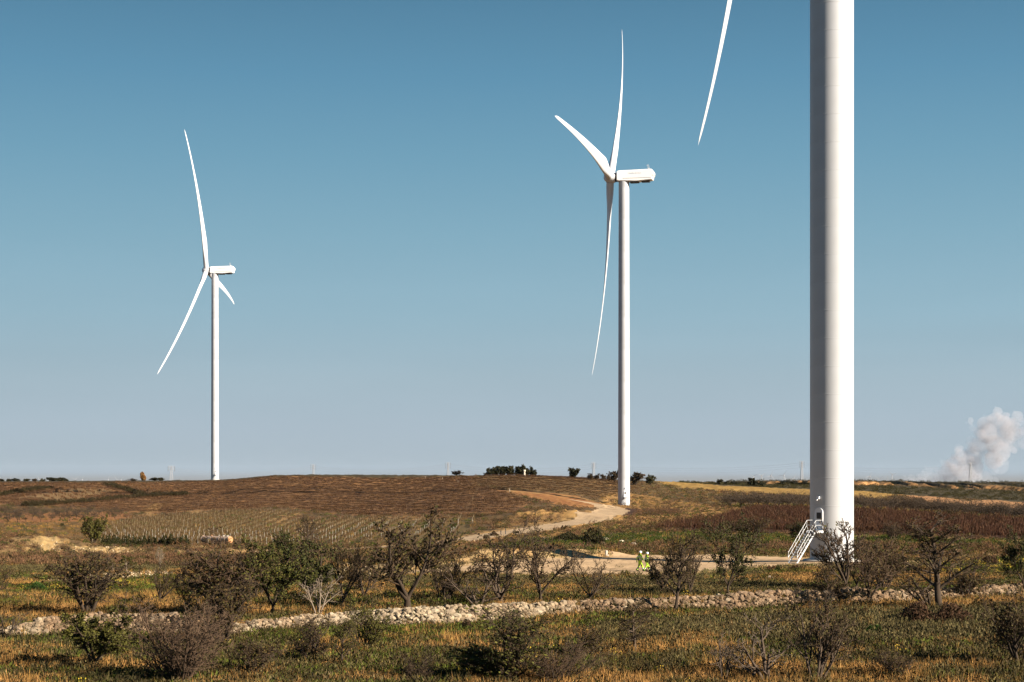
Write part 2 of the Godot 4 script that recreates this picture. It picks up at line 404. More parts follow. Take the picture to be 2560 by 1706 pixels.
func soil(x: float, d: float) -> Color:
	var a := n_big.get_noise_2d(x, d)
	var b := n_mid.get_noise_2d(x * 1.3 + 90.0, d * 1.3)
	var f := n_fine.get_noise_2d(x * 1.5, d * 1.5)
	var q := Vector2(x + b * d * 0.006, d + f * d * 0.012)
	var p0 := Vector2(x, d)
	var k := zone_at(q)
	var c: Color
	if k >= 0:
		c = (zones[k][2] as Color).lerp(zones[k][3], clampf(0.5 + b * 1.3 + f * 0.9, 0.0, 1.0))
	elif d < 175.0:
		c = Color(.16, .105, .045).lerp(Color(.085, .075, .026), clampf(0.45 + a * 1.2 + b * 0.9, 0.0, 1.0)).lerp(Color(.13, .085, .045), clampf(f + 0.3, 0.0, 1.0))
	elif d < 345.0:
		c = Color(.13, .08, .042).lerp(Color(.30, .185, .085), clampf(0.35 + b * 1.2 + f, 0.0, 1.0)).lerp(Color(.62, .41, .20), smoothstep(0.12, 0.42, b + f * 0.5 + a * 0.8))
	elif d < 800.0:
		c = Color(.13, .088, .048).lerp(Color(.22, .14, .07), clampf(0.4 + b + f, 0.0, 1.0))
	else:
		c = Color(.075, .066, .04).lerp(Color(.10, .08, .05), clampf(0.5 + b + f, 0.0, 1.0))
		if x > 90.0 and d < 1400.0:
			var e := cliff(x)
			var near := clampf(1.3 - absf(d - e.x) / 8.0, 0.0, 1.0) * clampf(e.y, 0.0, 1.0)
			c = c.lerp(Color(.46, .26, .125) * (1.0 + 0.8 * f), maxf(near, 0.8 * clampf(1.0 - absf(d - e.x - 14.0) / 26.0, 0.0, 1.0) * clampf((f + b * 0.8) * 4.0 + 0.3, 0.0, 1.0)))
	if d < 165.0 and (k < 0 or zones[k][4][0] > 0.2):
		c = c.lerp(Color(.085, .08, .03).lerp(Color(.29, .18, .08), dryness(x, d)), 0.7)
	for p in paths:
		if p[1].has_point(q):
			var best := 1e9
			for s in p[0].size() - 1: best = minf(best, q.distance_to(Geometry2D.get_closest_point_to_segment(q, p[0][s], p[0][s + 1])))
			if best < p[2]: c = c.lerp(Color(.50, .31, .14), clampf(1.3 - best / p[2], 0.0, 0.9))
	if road_box.has_point(p0):
		var rd := road_dist(p0)
		if rd < 9.0 and d < 430.0: c = c.lerp(Color(.56, .36, .16), clampf((9.0 - rd) / 4.0, 0.0, 1.0) * clampf(0.55 + f * 2.0 + b, 0.0, 1.0))
	var shade := 1.0 + 0.32 * f + 0.15 * b
	shade *= 0.70
	return Color(c.r * shade, c.g * shade * 0.97, c.b * shade * 0.82)

func make_ground() -> void:
	var rows := PackedFloat32Array()
	var d := 42.0
	for q in [5.0, 10.0, 16.0, 22.0, 28.0, 33.0, 38.0]: rows.append(q)
	while d < 30000.0:
		rows.append(d)
		d += minf(d * d / 34128.0 * 2.4, 2.6) if d < 880.0 else (4.0 if d < 1300.0 else d * 0.05)
	rows.append(30000.0)
	var px := PackedFloat32Array()   # close columns where the photograph looks, wide ones beyond
	for j in 26: px.append(-330.0 - 11000.0 * pow((26.0 - j) / 26.0, 3.0) - (26.0 - j) * 8.0)
	for j in 535: px.append(-330.0 + 3220.0 * j / 534.0)
	for j in range(1, 27): px.append(2890.0 + 11000.0 * pow(j / 26.0, 3.0) + j * 8.0)
	var cols := px.size()
	var nr := rows.size()
	var v := PackedVector3Array()
	var n := PackedVector3Array()
	var c := PackedColorArray()
	v.resize(cols * nr); n.resize(cols * nr); c.resize(cols * nr)
	for r in nr:
		d = rows[r]
		for j in cols:
			var x := (px[j] - CX) * d / F
			var k := r * cols + j
			v[k] = Vector3(x, gy(x, d), -d)
			c[k] = soil(x, d)
	for r in nr:
		for j in cols:
			var e := v[r * cols + mini(j + 1, cols - 1)] - v[r * cols + maxi(j - 1, 0)]
			var f := v[mini(r + 1, nr - 1) * cols + j] - v[maxi(r - 1, 0) * cols + j]
			n[r * cols + j] = e.cross(f).normalized()
	var sheets := [PackedInt32Array(), PackedInt32Array(), PackedInt32Array()]
	for r in nr - 1:
		for j in cols - 1:
			var k := r * cols + j
			var m := (v[k] + v[k + cols + 1]) * 0.5
			var p := Vector2(m.x, -m.z)
			var s := 0
			if pad_box.has_point(p) and Geometry2D.is_point_in_polygon(p + Vector2(n_fine.get_noise_2d(p.x * 3, p.y * 3), n_fine.get_noise_2d(p.y * 3, p.x * 3)) * 0.9, pad_poly): s = 1
			elif road_box.has_point(p) and road_dist(p) < 4.8 + 0.5 * n_fine.get_noise_2d(p.x * 2, p.y * 2): s = 2
			sheets[s].append_array(PackedInt32Array([k, k + cols + 1, k + 1, k, k + cols, k + cols + 1]))
	var called := ["ground", "gravel_pad", "road"]
	var words := ["dry rolling plain of scrub, stubble and vineyard soil", "pale tan gravel pad in front of the nearest turbine tower", "pale gravel road curving up to the middle turbine"]
	for s in 3:
		var used := {}
		var b := MB.new()
		for k in sheets[s]:
			if not used.has(k):
				used[k] = b.v.size()
				b.v.append(v[k]); b.n.append(n[k])
				if s == 0: b.c.append(c[k])
				else:
					var g := 0.92 + 0.25 * n_fine.get_noise_2d(v[k].x * 2.5, v[k].z * 2.5) + 0.22 * n_mid.get_noise_2d(v[k].x, v[k].z) + 0.28 * n_mid.get_noise_2d(v[k].x * 0.25 + 50.0, v[k].z * 3.0)
					b.c.append((Color(.55, .385, .22) if s == 1 else Color(.47, .34, .205)) * g)
			b.i.append(used[k])
		tag(part(self, called[s], b.mesh(), M.ground if s == 0 else M.gravel), words[s], "", "", "structure")
# ---------------------------------------------------------------- trees
var tw: MB      # trunk and limbs
var tb: MB      # branches and twigs
var tl: MB      # leaves
var style := {}

func turned(dir: Vector3, angle: float, around: float) -> Vector3:
	var x := dir.cross(Vector3.UP if absf(dir.y) < 0.95 else Vector3.RIGHT).normalized()
	var side := x * cos(around) + dir.cross(x) * sin(around)
	return (dir * cos(angle) + side * sin(angle)).normalized()

func leaf(p: Vector3, size: float) -> void:
	var u := Vector3(rng.randf_range(-1, 1), rng.randf_range(-1, 1), rng.randf_range(-1, 1)).normalized()
	var w := u.cross(Vector3(rng.randf_range(-1, 1), rng.randf_range(-1, 1), rng.randf_range(-1, 1))).normalized()
	var k := tl.v.size()
	u *= size
	w *= size * 0.4
	tl.v.append(p); tl.v.append(p + u * 0.5 + w); tl.v.append(p + u); tl.v.append(p + u * 0.5 - w)
	tl.i.append_array([k, k + 1, k + 2, k, k + 2, k + 3])
	var g: Color = style.leaf_color
	g = g.lerp(style.leaf_color2, rng.randf()) * rng.randf_range(0.65, 1.35)
	for q in 4: tl.c.append(g)

func grow(p: Vector3, dir: Vector3, length: float, r: float, level: int) -> void:
	var last: int = style.levels
	var segs := 5 if level <= 1 else (4 if level == 2 else (3 if level < last else 2))
	var pts := PackedVector3Array([p])
	var rad := PackedFloat32Array([r])
	var wig: float = style.wiggle * (0.5 if level == 0 else 1.0)
	var lift: float = style.lift
	var sl := length / segs
	for s in segs:
		dir = (dir + Vector3(rng.randf_range(-wig, wig), rng.randf_range(-wig, wig) * 0.7 + lift, rng.randf_range(-wig, wig))).normalized()
		p += dir * sl
		pts.append(p)
		rad.append(r * (1.0 - (0.62 if level < last else 1.0) * (s + 1) / segs))
	if level == last:   # the finest twigs: slim three sided spikes
		var y := (pts[segs] - pts[0]).normalized()
		var x := y.cross(Vector3(0.3, 0.9, 0.2)).normalized()
		var z := x.cross(y)
		var q := tb.v.size()
		for s in 3:
			var o := x * cos(TAU * s / 3.0) + z * sin(TAU * s / 3.0)
			tb.v.append(pts[0] + o * r); tb.n.append(o)
		tb.v.append(pts[segs]); tb.n.append(y)
		tb.i.append_array([q, q + 1, q + 3, q + 1, q + 2, q + 3, q + 2, q, q + 3])
	else:
		(tw if level <= 1 else tb).tube(pts, rad, [7, 6, 4, 3, 3, 3][level])
	if level >= last - 1 and style.leaves > 0.0:
		var m := int(style.leaves * (3 if level == last else 2) + rng.randf())
		for q in m:
			leaf(pts[rng.randi_range(1, segs)] + Vector3(rng.randf_range(-.06, .06), rng.randf_range(-.06, .06), rng.randf_range(-.06, .06)), style.leaf_size * rng.randf_range(0.7, 1.4))
	if level == last: return
	var m: int = style.kids[level]
	if level > 1: m = maxi(1, m + rng.randi_range(-1, 1))
	var start: float = style.start if level == 0 else 0.25
	var spin := rng.randf() * TAU
	for q in m:
		var t := lerpf(start, 1.0, (q + rng.randf() * 0.8) / m)
		if level == 0 and not style.single: t = lerpf(0.75, 1.0, rng.randf())
		var f := t * segs
		var k := mini(int(f), segs - 1)
		var o := pts[k].lerp(pts[k + 1], f - k)
		var along := (pts[k + 1] - pts[k]).normalized()
		spin += 2.4 + rng.randf_range(-0.5, 0.5)
		var ang: float = style.spread * rng.randf_range(0.7, 1.25)
		if level > 0: ang = rng.randf_range(0.45, 1.05)
		var ratio: float = style.ratio[level] * rng.randf_range(0.55 if level < 2 else 0.7, 1.25) * (1.0 - 0.35 * t * (1.0 if level > 0 else 0.0))
		if style.single and level == 0: ratio *= 1.15 - 0.6 * t
		grow(o, turned(along, ang, spin), length * ratio, maxf(rad[k] * (0.66 if level == 0 else 0.56), style.thin), level + 1)

const STYLES := {
	"almond": {"levels": 4, "kids": [6, 6, 8, 7], "ratio": [3.6, 0.55, 0.5, 0.5], "spread": 0.7, "wiggle": 0.17, "lift": 0.07, "start": 0.7, "single": false, "trunk": 0.6, "r": 0.125, "stems": 1, "thin": 0.013},
	"gnarled": {"levels": 4, "kids": [6, 6, 7, 7], "ratio": [3.8, 0.58, 0.5, 0.5], "spread": 0.68, "wiggle": 0.22, "lift": 0.08, "start": 0.7, "single": false, "trunk": 0.55, "r": 0.125, "stems": 1, "thin": 0.0125},
	"bush": {"levels": 3, "kids": [8, 7, 7, 5], "ratio": [0.55, 0.55, 0.5, 0.4], "spread": 0.45, "wiggle": 0.12, "lift": 0.03, "start": 0.15, "single": true, "trunk": 2.0, "r": 0.03, "stems": 13, "thin": 0.008},
	"shrub": {"levels": 4, "kids": [5, 5, 6, 5], "ratio": [0.75, 0.6, 0.5, 0.5], "spread": 0.55, "wiggle": 0.17, "lift": 0.04, "start": 0.2, "single": true, "trunk": 1.7, "r": 0.05, "stems": 6, "thin": 0.009},
	"slender": {"levels": 4, "kids": [15, 6, 6, 6], "ratio": [0.42, 0.6, 0.5, 0.5], "spread": 1.0, "wiggle": 0.13, "lift": 0.05, "start": 0.25, "single": true, "trunk": 4.0, "r": 0.11, "stems": 1, "thin": 0.013},
	"dead": {"levels": 3, "kids": [5, 5, 5, 3], "ratio": [0.6, 0.5, 0.5, 0.4], "spread": 0.7, "wiggle": 0.2, "lift": 0.02, "start": 0.3, "single": true, "trunk": 2.0, "r": 0.055, "stems": 4, "thin": 0.009},
	"orchard": {"levels": 3, "kids": [6, 8, 8, 4], "ratio": [2.4, 0.6, 0.5, 0.4], "spread": 0.7, "wiggle": 0.14, "lift": 0.06, "start": 0.7, "single": false, "trunk": 1.3, "r": 0.13, "stems": 1, "thin": 0.02},
	"round": {"levels": 3, "kids": [5, 5, 5, 4], "ratio": [0.75, 0.6, 0.55, 0.4], "spread": 0.6, "wiggle": 0.2, "lift": 0.05, "start": 0.2, "single": true, "trunk": 1.7, "r": 0.09, "stems": 4, "thin": 0.02},
}
const OLIVE := Color(.085, .088, .028)
const DARKGREEN := Color(.035, .048, .017)
const YELLOWGREEN := Color(.13, .135, .03)
const RUST := Color(.10, .06, .028)

func tree_meshes(kind: String, sd: int, leaves: float, leaf_a := OLIVE, leaf_b := RUST, leaf_size := 0.07) -> Array:
	style = STYLES[kind].duplicate()
	style.leaves = leaves
	style.leaf_color = leaf_a
	style.leaf_color2 = leaf_b
	style.leaf_size = leaf_size
	rng.seed = sd
	tw = MB.new(); tb = MB.new(); tl = MB.new()
	for k in style.stems:
		var dir := Vector3.UP
		if style.stems > 1:
			var a: float = TAU * k / style.stems + rng.randf()
			dir = turned(Vector3.UP, rng.randf_range(0.1, 0.8 if kind == "bush" else 0.6), a)
		else: dir = turned(Vector3.UP, rng.randf_range(0.0, 0.2), rng.randf() * TAU)
		grow(Vector3(0, -0.12, 0) + Vector3(dir.x, 0, dir.z) * (0.12 if style.stems > 1 else 0.0), dir, style.trunk * (rng.randf_range(0.5, 1.2) if style.stems > 1 else rng.randf_range(0.85, 1.15)), style.r, 0)
	return [tw, tb, tl]

func fit(ms: Array, x0: float, x1: float, height: float) -> void:   # grow the plant to its surveyed width and height; the crown leans to where it stands over the base
	var lo := Vector3(1e9, 0, 1e9)
	var hi := -lo
	var xs := PackedFloat32Array()
	var top := 0.0
	var ys := PackedFloat32Array()
	for m in ms:
		for k in range(0, m.v.size(), 5): ys.append(m.v[k].y)
	ys.sort()
	top = ys[int(ys.size() * 0.945)]
	for m in ms:
		for k in range(0, m.v.size(), 7):
			xs.append(m.v[k].x)
	xs.sort()
	var a := xs[int(xs.size() * 0.022)]
	var b := xs[int(xs.size() * 0.978)]
	var sx := (x1 - x0) / (b - a)
	var sy := height / top
	var lean := ((x0 + x1) * 0.5 - sx * (a + b) * 0.5) / (height * 0.75)
	var T := Transform3D(Basis(Vector3(sx, 0, 0), Vector3(lean * sy, sy, 0), Vector3(0, 0, sx)), Vector3.ZERO)
	var nt := T.basis.inverse().transposed()
	for m in ms:
		for k in m.v.size(): m.v[k] = T * m.v[k]
		for k in m.n.size(): m.n[k] = (nt * m.n[k]).normalized()

func plant_parts(o: Node3D, ms: Array, bark: Material, twig: Material) -> void:
	part(o, "trunk", ms[0].mesh(), bark)
	part(o, "crown", ms[1].mesh(), twig)
	if ms[2].v.size(): part(o, "foliage", ms[2].mesh(), M.leaf)

func tree(called: String, label: String, category: String, kind: String, sd: int, bx: float, by: float, x0: float, x1: float, top: float, leaves: float, la: Color, lb: Color, bark: String, twig: String, group := "almond trees along the stone bank") -> void:
	var g := ray(bx, by)
	var s := F / g.y
	var ms := tree_meshes(kind, sd, leaves, la, lb)
	fit(ms, (x0 - bx) / s, (x1 - bx) / s, (by - top) / s)
	var o := thing(called, label, category, on(g.x, g.y), 0.0, group)
	plant_parts(o, ms, M[bark], M[twig])

# ---------------------------------------------------------------- low growth, scattered
func blades(count: int, h0: float, h1: float, spread: float, lean: float, w: float, sd: int, cols: Array) -> ArrayMesh:
	rng.seed = sd
	var b := MB.new()
	for k in count:
		var a := rng.randf() * TAU
		var r := sqrt(rng.randf()) * spread
		var p := Vector3(cos(a) * r, -0.03, sin(a) * r)
		var t := rng.randf() * TAU
		var tip := p + Vector3(cos(t) * lean, 1, sin(t) * lean).normalized() * rng.randf_range(h0, h1)
		var side := Vector3(cos(t + 1.57), 0, sin(t + 1.57)).rotated(Vector3.UP, rng.randf()) * w
		b.v.append_array(PackedVector3Array([p - side, p + side, tip]))
		var c: Color = cols[rng.randi() % cols.size()]
		for q in 3: b.c.append(c)
		b.i.append_array([k * 3, k * 3 + 1, k * 3 + 2])
	return b.mesh()

func dome(count: int, rx: float, h: float, size: float, sd: int, col_a: Color, col_b: Color, twigs := 0) -> ArrayMesh:   # a cushion of small leaves or twig ends
	rng.seed = sd
	var b := MB.new()
	for k in count:
		var y := rng.randf()
		var a := rng.randf() * TAU
		var r := sqrt(1.0 - y * y * 0.85) * (0.55 + 0.45 * sqrt(rng.randf())) * (1.0 + 0.25 * sin(a * 3.0 + sd))
		var p := Vector3(cos(a) * r * rx, y * h * (0.75 + 0.3 * sin(a * 2.0 + sd * 1.7)), sin(a) * r * rx)
		var out := Vector3(p.x, p.y + 0.25 * h, p.z).normalized()
		var u := (out + Vector3(rng.randf_range(-.7, .7), rng.randf_range(-.3, .8), rng.randf_range(-.7, .7))).normalized() * size * rng.randf_range(0.6, 1.4)
		var w := u.cross(Vector3(rng.randf_range(-1, 1), rng.randf_range(-1, 1), rng.randf_range(-1, 1))).normalized() * size * (0.12 if k < twigs else 0.3)
		var q := b.v.size()
		b.v.append_array(PackedVector3Array([p - w, p + w, p + u]))
		var c := col_a.lerp(col_b, rng.randf()) * rng.randf_range(0.7, 1.3)
		for e in 3: b.c.append(c)
		b.i.append_array([q, q + 1, q + 2])
	return b.mesh()

func scatter(called: String, label: String, mesh: Mesh, m: Material, xf: Array, tint: PackedColorArray, parent: Node = null) -> void:
	if xf.is_empty(): return
	var mm := MultiMesh.new()
	mm.transform_format = MultiMesh.TRANSFORM_3D
	mm.use_colors = true
	mm.mesh = mesh
	mm.instance_count = xf.size()
	for k in xf.size():
		mm.set_instance_transform(k, xf[k])
		mm.set_instance_color(k, tint[k])
	var o := MultiMeshInstance3D.new()
	o.name = called if parent else numbered(called)
	o.multimesh = mm
	o.material_override = m
	if parent: parent.add_child(o, true)
	else: add_child(o)
	tag(o, label, "", "", "stuff")

func placed(x: float, d: float, s: float, tall := 1.0) -> Transform3D:
	return Transform3D(Basis(Vector3.UP, rng.randf() * TAU).scaled(Vector3(s, s * tall, s)), on(x, d))

func grey(lo: float, hi: float) -> Color:
	var g := rng.randf_range(lo, hi)
	return Color(g, g * rng.randf_range(0.92, 1.06), g * rng.randf_range(0.85, 1.05))

func make_low_growth() -> void:
	var straw_m := blades(16, 0.18, 0.52, 0.20, 0.5, 0.014, 11, [Color(.38, .235, .105), Color(.33, .20, .085), Color(.45, .295, .145), Color(.27, .165, .072)])
	var short_m := blades(18, 0.08, 0.26, 0.24, 0.8, 0.015, 12, [Color(.28, .165, .055), Color(.17, .115, .045), Color(.12, .11, .03)])
	var green_m := dome(34, 0.24, 0.20, 0.11, 13, Color(.095, .125, .022), Color(.045, .07, .018))
	var thyme_m := dome(60, 0.34, 0.36, 0.10, 14, Color(.15, .13, .075), Color(.075, .072, .04), 30)
	var lowdark_m := dome(70, 0.36, 0.40, 0.10, 16, Color(.06, .045, .025), Color(.028, .03, .014), 40)
	var flower_m := MB.new()
	rng.seed = 15
	for k in 8:
		var p := Vector3(rng.randf_range(-.25, .25), rng.randf_range(.2, .5), rng.randf_range(-.25, .25))
		flower_m.box(p - Vector3.ONE * 0.013, p + Vector3.ONE * 0.013)
		flower_m.tri(p, p + Vector3(.012, -p.y, 0), p + Vector3(-.012, -p.y, 0))
	var flowers := flower_m.mesh()
	var lists := []
	for k in 6: lists.append([[], PackedColorArray()])
	rng.seed = 77
	var want := 365000
	for k in want:
		var d := 54.0 + 144.0 * pow(rng.randf(), 1.25)
		var px := rng.randf_range(-520.0, 3080.0)
		var x := (px - CX) * d / F
		var p := Vector2(x, d)
		if pad_box.has_point(p) and Geometry2D.is_point_in_polygon(p, pad_poly): continue
		var z := zone_at(p)
		var n1 := n_big.get_noise_2d(x * 2.0, d * 2.0)
		var n2 := n_mid.get_noise_2d(x * 1.5 + 40, d * 1.5)
		var dry := dryness(x, d)
		var w := [0.12 + 0.85 * dry, 0.72 * (1.0 - dry), 0.12, 0.0015]
		if z >= 0:
			w = zones[z][4].duplicate()
			for q in 3: w[q] *= 0.45 + 1.1 * (dry if q == 0 else 1.0 - dry * 0.7)
		var r := rng.randf()
		var kind := -1
		var acc := 0.0
		for q in 4:
			acc += maxf(w[q], 0.0)
			if r < acc:
				kind = q
				break
		if kind < 0: continue
		var s := rng.randf_range(0.65, 1.4)
		if kind == 0 and rng.randf() < 0.5: kind = 4
		if rng.randf() < 0.05 + 0.11 * clampf(n2 * 1.5 - n1, 0.0, 1.0) and not (z >= 0 and zones[z][4][0] < 0.1): kind = 5
		lists[kind][0].append(placed(x, d, s * (1.1 if d > 120.0 else 1.0), rng.randf_range(0.6, 1.15) * (1.0 if d < 115.0 else 0.7)))
		var t := grey(0.75, 1.2) * (1.0 + 0.6 * n2)
		if kind == 0 or kind == 4: t = Color(t.r * lerpf(0.5, 1.0, dry), t.g * lerpf(0.62, 1.0, dry), t.b * lerpf(0.5, 1.0, dry))
		lists[kind][1].append(t)
	scatter("dry_grass", "tall dry straw grass standing in tufts across the foreground", straw_m, M.grass, lists[0][0], lists[0][1])
	scatter("short_grass", "short brownish green grass between the straw tufts", short_m, M.grass, lists[4][0], lists[4][1])
	scatter("green_weeds", "low green weeds in patches below and behind the stone bank", green_m, M.grass, lists[1][0], lists[1][1])
	scatter("low_shrubs", "small dark twiggy shrubs dotted among the foreground grass", lowdark_m, M.grass, lists[5][0], lists[5][1])
	scatter("thyme_scrub", "grey green cushions of low scrub right of the centre foreground", thyme_m, M.grass, lists[2][0], lists[2][1])
	scatter("yellow_flowers", "small yellow wild flowers among the green weeds", flowers, M.flower, lists[3][0], lists[3][1])
	# scrub of the middle distance
	var scrub_m := dome(95, 0.62, 0.62, 0.17, 21, Color(.17, .105, .072), Color(.075, .05, .034), 60)
	var dark_m := dome(95, 0.62, 0.66, 0.16, 22, Color(.075, .07, .03), Color(.035, .036, .018), 20)
	var weed_m := dome(70, 0.55, 0.34, 0.16, 23, Color(.075, .10, .022), Color(.04, .06, .018))
	var straw2_m := blades(26, 0.25, 0.7, 0.5, 0.5, 0.022, 24, [Color(.34, .21, .075), Color(.25, .16, .06), Color(.18, .12, .05)])
	var l2 := []
	for k in 4: l2.append([[], PackedColorArray()])
	rng.seed = 78
	for k in 70000:
		var d := 165.0 + 620.0 * pow(rng.randf(), 1.5)
		var x := (rng.randf_range(-200.0, 2760.0) - CX) * d / F
		var p := Vector2(x, d)
		if pad_box.has_point(p) and Geometry2D.is_point_in_polygon(p, pad_poly): continue
		if road_box.has_point(p) and road_dist(p) < 7.5: continue
		var z := zone_at(p)
		var n2 := n_mid.get_noise_2d(x * 1.2 + 40, d * 1.2) + 0.5 * n_fine.get_noise_2d(x, d)
		var w := [0.30 + 0.8 * n2, 0.12 + 0.6 * n2, 0.22 - 0.6 * n2, 0.10]
		if z >= 0:
			var e = zones[z][4]
			w = [e[2] * (0.75 + 1.6 * n2), e[2] * (0.25 + 0.6 * n2), e[1] * (0.9 - n2), e[0] * (0.7 - n2)]
		elif d > 345.0: w = [0.25 + n2 * 0.9, 0.1 + n2 * 0.5, 0.05, 0.03]
		var r := rng.randf()
		var acc := 0.0
		for q in 4:
			acc += maxf(w[q], 0.0)
			if r < acc:
				l2[q][0].append(placed(x, d, rng.randf_range(0.5, 1.3) * (1.0 if d < 350.0 else 1.25), rng.randf_range(0.6, 1.15)))
				l2[q][1].append(grey(0.5, 1.5))
				break
	scatter("brown_scrub", "brown winter scrub covering the middle distance", scrub_m, M.grass, l2[0][0], l2[0][1])
	scatter("dark_scrub", "dark green scrub cushions scattered between the fields", dark_m, M.grass, l2[1][0], l2[1][1])
	scatter("field_weeds", "green weeds along the field edges and road banks", weed_m, M.grass, l2[2][0], l2[2][1])
	scatter("field_straw", "dry grass along the field edges", straw2_m, M.grass, l2[3][0], l2[3][1])
	# the far ridge on the right
	var l3 := [[], PackedColorArray()]
	rng.seed = 79
	for k in 9000:
		var d := rng.randf_range(840.0, 1330.0)
		var x := (rng.randf_range(1700.0, 2760.0) - CX) * d / F
		var n2 := n_mid.get_noise_2d(x, d) + n_fine.get_noise_2d(x * 0.6, d * 0.6)
		if rng.randf() > 0.40 + n2 * 1.3 - (0.45 if d > cliff(x).x - 26.0 else 0.0) or zone_at(Vector2(x, d)) >= 0: continue
		l3[0].append(placed(x, d, rng.randf_range(0.9, 2.6), rng.randf_range(0.6, 1.1)))
		l3[1].append(grey(0.6, 1.2))
	scatter("ridge_scrub", "dark scrub over the far eroded ridge on the right", dark_m, M.grass, l3[0], l3[1])

func make_gully_shade() -> void:   # dark domes added to stand for the shadow bands of the far left gully
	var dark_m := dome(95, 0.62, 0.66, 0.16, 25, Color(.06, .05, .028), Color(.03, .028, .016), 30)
	var xf := []
	var tint := PackedColorArray()
	rng.seed = 80
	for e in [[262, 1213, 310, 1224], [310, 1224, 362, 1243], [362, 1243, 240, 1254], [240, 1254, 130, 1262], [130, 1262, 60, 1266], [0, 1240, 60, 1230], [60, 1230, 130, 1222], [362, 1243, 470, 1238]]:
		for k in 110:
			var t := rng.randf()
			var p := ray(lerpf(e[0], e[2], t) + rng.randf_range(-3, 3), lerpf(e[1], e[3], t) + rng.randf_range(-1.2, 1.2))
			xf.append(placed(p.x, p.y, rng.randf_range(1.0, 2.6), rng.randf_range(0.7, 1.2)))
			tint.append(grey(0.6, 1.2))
	scatter("gully_shade", "added dark domes standing for the shadow bands of the far left gully", dark_m, M.grass, xf, tint)

# ---------------------------------------------------------------- vineyards
func vine_mesh(sd: int, h: float, w: float, canes: int, a: Color, b: Color) -> ArrayMesh:
	rng.seed = sd
	var m := MB.new()
	for k in canes:
		var x := rng.randf_range(-w, w)
		var p := Vector3(x, 0.0 if k < 2 else h * rng.randf_range(0.25, 0.5), rng.randf_range(-.1, .1))
		var t := p + Vector3(rng.randf_range(-.35, .35), h * rng.randf_range(0.35, 0.75), rng.randf_range(-.25, .25))
		var s := Vector3(rng.randf_range(-1, 1), rng.randf_range(-.3, .3), rng.randf_range(-1, 1)).normalized() * (0.045 if k < 2 else 0.03)
		var q := m.v.size()
		m.v.append_array(PackedVector3Array([p - s, p + s, t + s * 0.6, t - s * 0.6]))
		var c := a.lerp(b, rng.randf())
		for e in 4: m.c.append(c)
		m.i.append_array([q, q + 1, q + 2, q, q + 2, q + 3])
	return m.mesh()

func rows_of(zone: String, dir: Vector2, gap: float, step: float, sd: int, keep := 0.93) -> Array:   # places along parallel vine rows inside a field
	rng.seed = sd
	var z = zones[zone_k[zone]]
	var box: Rect2 = z[1]
	var u := dir.normalized()
	var w := Vector2(-u.y, u.x)
	var mid := box.get_center()
	var half := box.size.length() * (0.8 if zone == "hill" else 0.5)
	var out := []
	for r in range(int(-half / gap), int(half / gap)):
		for s in range(int(-half / step), int(half / step)):
			var p := mid + w * (r * gap) + u * (s * step + rng.randf_range(-.15, .15))
			if zone == "hill": p.y -= (p.x + 70.0) * (p.x + 70.0) * 0.004
			p += w * (n_big.get_noise_2d(p.x * 0.4, p.y * 0.4) * (6.0 if zone == "hill" else 0.8))
			if box.has_point(p) and rng.randf() < keep and Geometry2D.is_point_in_polygon(p, z[0]): out.append([p, r, s])
	return out

